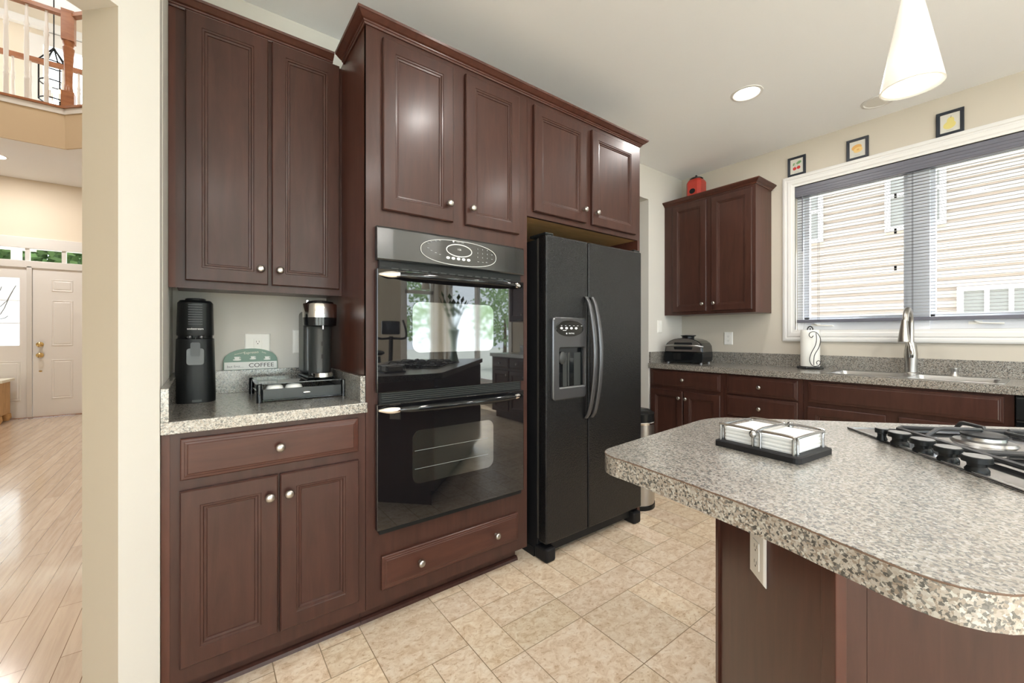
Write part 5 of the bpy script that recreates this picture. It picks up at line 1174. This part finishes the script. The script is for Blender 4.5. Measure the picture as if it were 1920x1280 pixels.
for u_ in (51.5, 120): xx = xa(u_, YDR); mb.box((xx-.022, YDR-.01, ztr0), (xx+.022, YDR+.05, ztr1))
obj('frame', mb, 'trim_white', DR, .004)
mb = MB(); mb.box((XSL-.1, YDR-.06, .0), (XD2+.1, YDR-.0, zdoor0+.012)); obj('threshold', mb, 'oak_rail', DR)
sx0, sx1 = XSL, XJ; gx1 = xa(37, YDR); gz1, gz0 = oy(37, 521, YDR).z, oy(37, 648, YDR).z
mb = MB(); mb.box((sx0, YDR-.005, 0), (sx1, YDR+.035, gz0)); mb.box((sx0, YDR-.005, gz1), (sx1, YDR+.035, zdoor1)); mb.box((gx1, YDR-.005, gz0), (sx1, YDR+.035, gz1)); mb.box((sx0, YDR-.005, gz0), (sx0+.09, YDR+.035, gz1))
for q in (1/3, 2/3): z_ = gz0+(gz1-gz0)*q; mb.box((sx0, YDR+.004, z_-.006), (gx1, YDR+.02, z_+.006))
sl_ = obj('sidelight', mb, 'door_white', DR); pan(sx0+.1, xa(39, YDR), oy(37, 751, YDR).z, oy(37, 677, YDR).z, sl_, YDR-.005)
mb = MB(); mb.box((sx0+.08, YDR+.012, gz0), (gx1, YDR+.016, gz1)); obj('frosted_pane', mb, 'frost', sl_)
mb = MB(); mb.box((XSL-.05, YDR+.02, ztr0), (XD2+.05, YDR+.024, ztr1)); obj('transom_pane', mb, 'pane', DR)
# etched branch on sidelight
mb = MB(); P = lambda u, v: oy(u, v, YDR-.002)
for br in ([(0, 545), (1.5, 541), (3, 537)], [(0, 590), (8, 578), (16, 560), (24, 545)], [(0, 575), (6, 570), (11, 565)], [(0, 598), (9, 596), (15, 592)], [(12, 566), (20, 551), (30, 535)]): mb.tube([P(*p) for p in br], .006, 5)
obj('branch_motif', mb, 'grey_mark', DR)
# porch outside: beige soffit and a dark tree
mb = MB(); mb.box((-6, YDR+.3, ztr1+.18), (xa(33, 9.6), 10.5, ztr1+.26)); mb.box((xa(20, 10.2), 10.2, 0), (xa(34, 10.2), 10.4, ztr1+.2)); struct('wall_porch', mb, 'foyer_paint')
mb = MB(); mb.prism([(-6.1, YS-.05, 6.9), (-6.1, 11, 6.9), (3.1, 11, 6.9), (3.1, 4.0, 6.9), (XL, 1.75, 6.9), (-2.1, YS-.05, 6.9)], (0, 0, .05)) if False else None
def tree(label, x, y, zb, h, r, m, n=260, grp=None, s=.11):
    t_ = thing('tree', label, 'tree', (x, y, zb), grp); b_ = MB(); b_.tube([(x, y, zb), (x+.05, y, zb+h*.3), (x, y+.05, zb+h*.6)], [.12, .09, .05], 8); obj('trunk', b_, 'bark', t_)
    b_ = MB(); rn = random.Random(int(x*100)+int(y*7))
    for k in range(n):
        while True:
            p = V((rn.uniform(-1, 1), rn.uniform(-1, 1), rn.uniform(-1, 1)))
            if .25 < p.length < 1: break
        c = V((x, y, zb+h*.62))+V((p.x*r, p.y*r, p.z*h*.40)); 
        for j in range(7):
            o = c+V((rn.gauss(0, s*1.3), rn.gauss(0, s*1.3), rn.gauss(0, s*1.3))); a_ = V((rn.gauss(0, 1), rn.gauss(0, 1), rn.gauss(0, 1))).normalized()*s; q = a_.orthogonal().normalized()*s*.5
            i0 = b_.add([o-a_, o-q, o+a_, o+q]); b_.quad((i0, i0+1, i0+2, i0+3))
    obj('foliage', b_, m, t_)
tree('dark green tree outside the transom over the front door', -2.3, 13.9, -.2, 4.6, 2.6, 'leaves', 1200, s=.12)
tree('pale green tree in the garden, left of those mirrored in the oven glass', 1.2, -12, -.5, 6.0, 2.1, 'leaves_light', 320, 'garden trees mirrored in the oven glass')
tree('pale green tree in the garden, middle of those mirrored in the oven glass', 6.6, -13.5, -.5, 5.2, 2.3, 'leaves_light', 320, 'garden trees mirrored in the oven glass')
tree('pale green tree in the garden, right of those mirrored in the oven glass', 12.5, -14.0, -.5, 4.6, 2.0, 'leaves_light', 260, 'garden trees mirrored in the oven glass')
# chest at the left edge of the foyer
cxx = xa(7, 8.38); ch = thing('hall_chest', 'light pine chest at the left edge of the foyer near the front door', 'chest', (cxx-.4, 8.5, 0))
ht = oy(7, 712, 8.38).z
mb = MB(); mb.box((cxx-.8, 8.3, .1), (cxx-.02, 8.7, ht-.04)); obj('body', mb, 'pine', ch, .01)
mb = MB(); mb.box((cxx-.83, 8.27, ht-.04), (cxx+.015, 8.73, ht)); obj('top', mb, 'sign_cream', ch, .008)
for xx in (cxx-.76, cxx-.05):
    for yy in (8.34, 8.66): b_ = MB(); b_.lathe((xx, yy, 0), (0, 0, 1), [(.03, 0), (.05, .04), (.045, .1)], 14); obj('foot', b_, 'pine', ch)
can(xa(12, 8.0)-.08, oz(12, 295.5, 3.379).y, ZL0, 'lit recessed light in the foyer ceiling under the landing', 20, True, .11, None, (1, .95, .90))
for x, y, z in ((-2.2, 3.4, 6.9), (-3.4, 5.6, 6.9), (-.4, 5.2, 6.9), (-3.6, 7.6, 6.9)):  # lamps out of view, added to brighten the foyer
    can(x, y, z, 'unseen recessed light added high in the upper hall ceiling', 33, True, .12, 'added recessed lights in the upper hall ceiling', (1, .95, .90))
# ------------------------------------------------------------------ things seen only in the oven mirror
vx, vy = 1.96, -.31
va = thing('flower_vase', 'tall green glass vase of leaves on the far end of the island', 'vase', (vx, vy, ZC1))
mb = MB(); mb.lathe((vx, vy, ZC1+.0005), (0, 0, 1), [(.05, 0), (.042, .02), (.026, .10), (.035, .22), (.055, .31), (.05, .32)], 28); obj('body', mb, 'vase_glass', va)
mb = MB(); rn = random.Random(4)
for k in range(9):
    a_ = 2*math.pi*k/9; e = V((math.cos(a_)*.16, math.sin(a_)*.16, .36+rn.uniform(-.05, .1))); p = [V((vx, vy, ZC1+.25)), V((vx, vy, ZC1+.3))+e*.4, V((vx, vy, ZC1+.3))+e*.8]
    mb.tube(p, .004, 5); q = e.normalized()
    for t in (.6, .8, 1.0):
        c = V((vx, vy, ZC1+.3))+e*t*.8; sd = q.cross(V((0, 0, 1))).normalized(); i0 = mb.add([c-sd*.022, c+q*.04, c+sd*.022, c-q*.04]); mb.quad((i0, i0+1, i0+2, i0+3))
obj('stems', mb, 'leaves', va)
bk_ = thing('fruit_basket', 'black wire fruit basket of apples mirrored low in the upper oven door', 'basket', (1.02, .23, ZC1)) if False else None
# exercise bike far back
ex, ey = 2.45, -3.6
bk2 = thing('exercise_bike', 'black exercise bike by the back wall mirrored in the upper oven door', 'exercise bike', (ex, ey, 0))
b_ = MB(); b_.box((ex-.25, ey+.4, 0), (ex+.25, ey+.46, .05)); b_.box((ex-.25, ey-.46, 0), (ex+.25, ey-.4, .05)); b_.tube([(ex, ey+.43, .04), (ex, ey-.43, .04)], .03, 8); b_.tube([(ex, ey+.25, .05), (ex, ey+.32, 1.15)], .035, 8); b_.tube([(ex, ey-.15, .05), (ex, ey-.25, .8)], .03, 8); obj('frame', b_, 'black_matte', bk2)
b_ = MB(); b_.lathe((ex-.03, ey+.18, .38), (1, 0, 0), [(.24, 0), (.24, .06)], 28); obj('flywheel', b_, 'black_plastic', bk2)
b_ = MB(); b_.sphere((ex, ey-.27, .86), .12, 12, 8, sc=(.8, 1.1, .4)); obj('seat', b_, 'black_matte', bk2)
b_ = MB(); b_.box((ex-.15, ey+.28, 1.18), (ex+.15, ey+.34, 1.40)); obj('console', b_, 'black_gloss', bk2, .02)
b_ = MB()
for s_ in (-1, 1): b_.tube(smooth([V((ex, ey+.32, 1.12)), V((ex+s_*.22, ey+.36, 1.12)), V((ex+s_*.28, ey+.25, 1.25)), V((ex+s_*.27, ey+.15, 1.42))]), .018, 8)
obj('handlebars', b_, 'black_plastic', bk2)
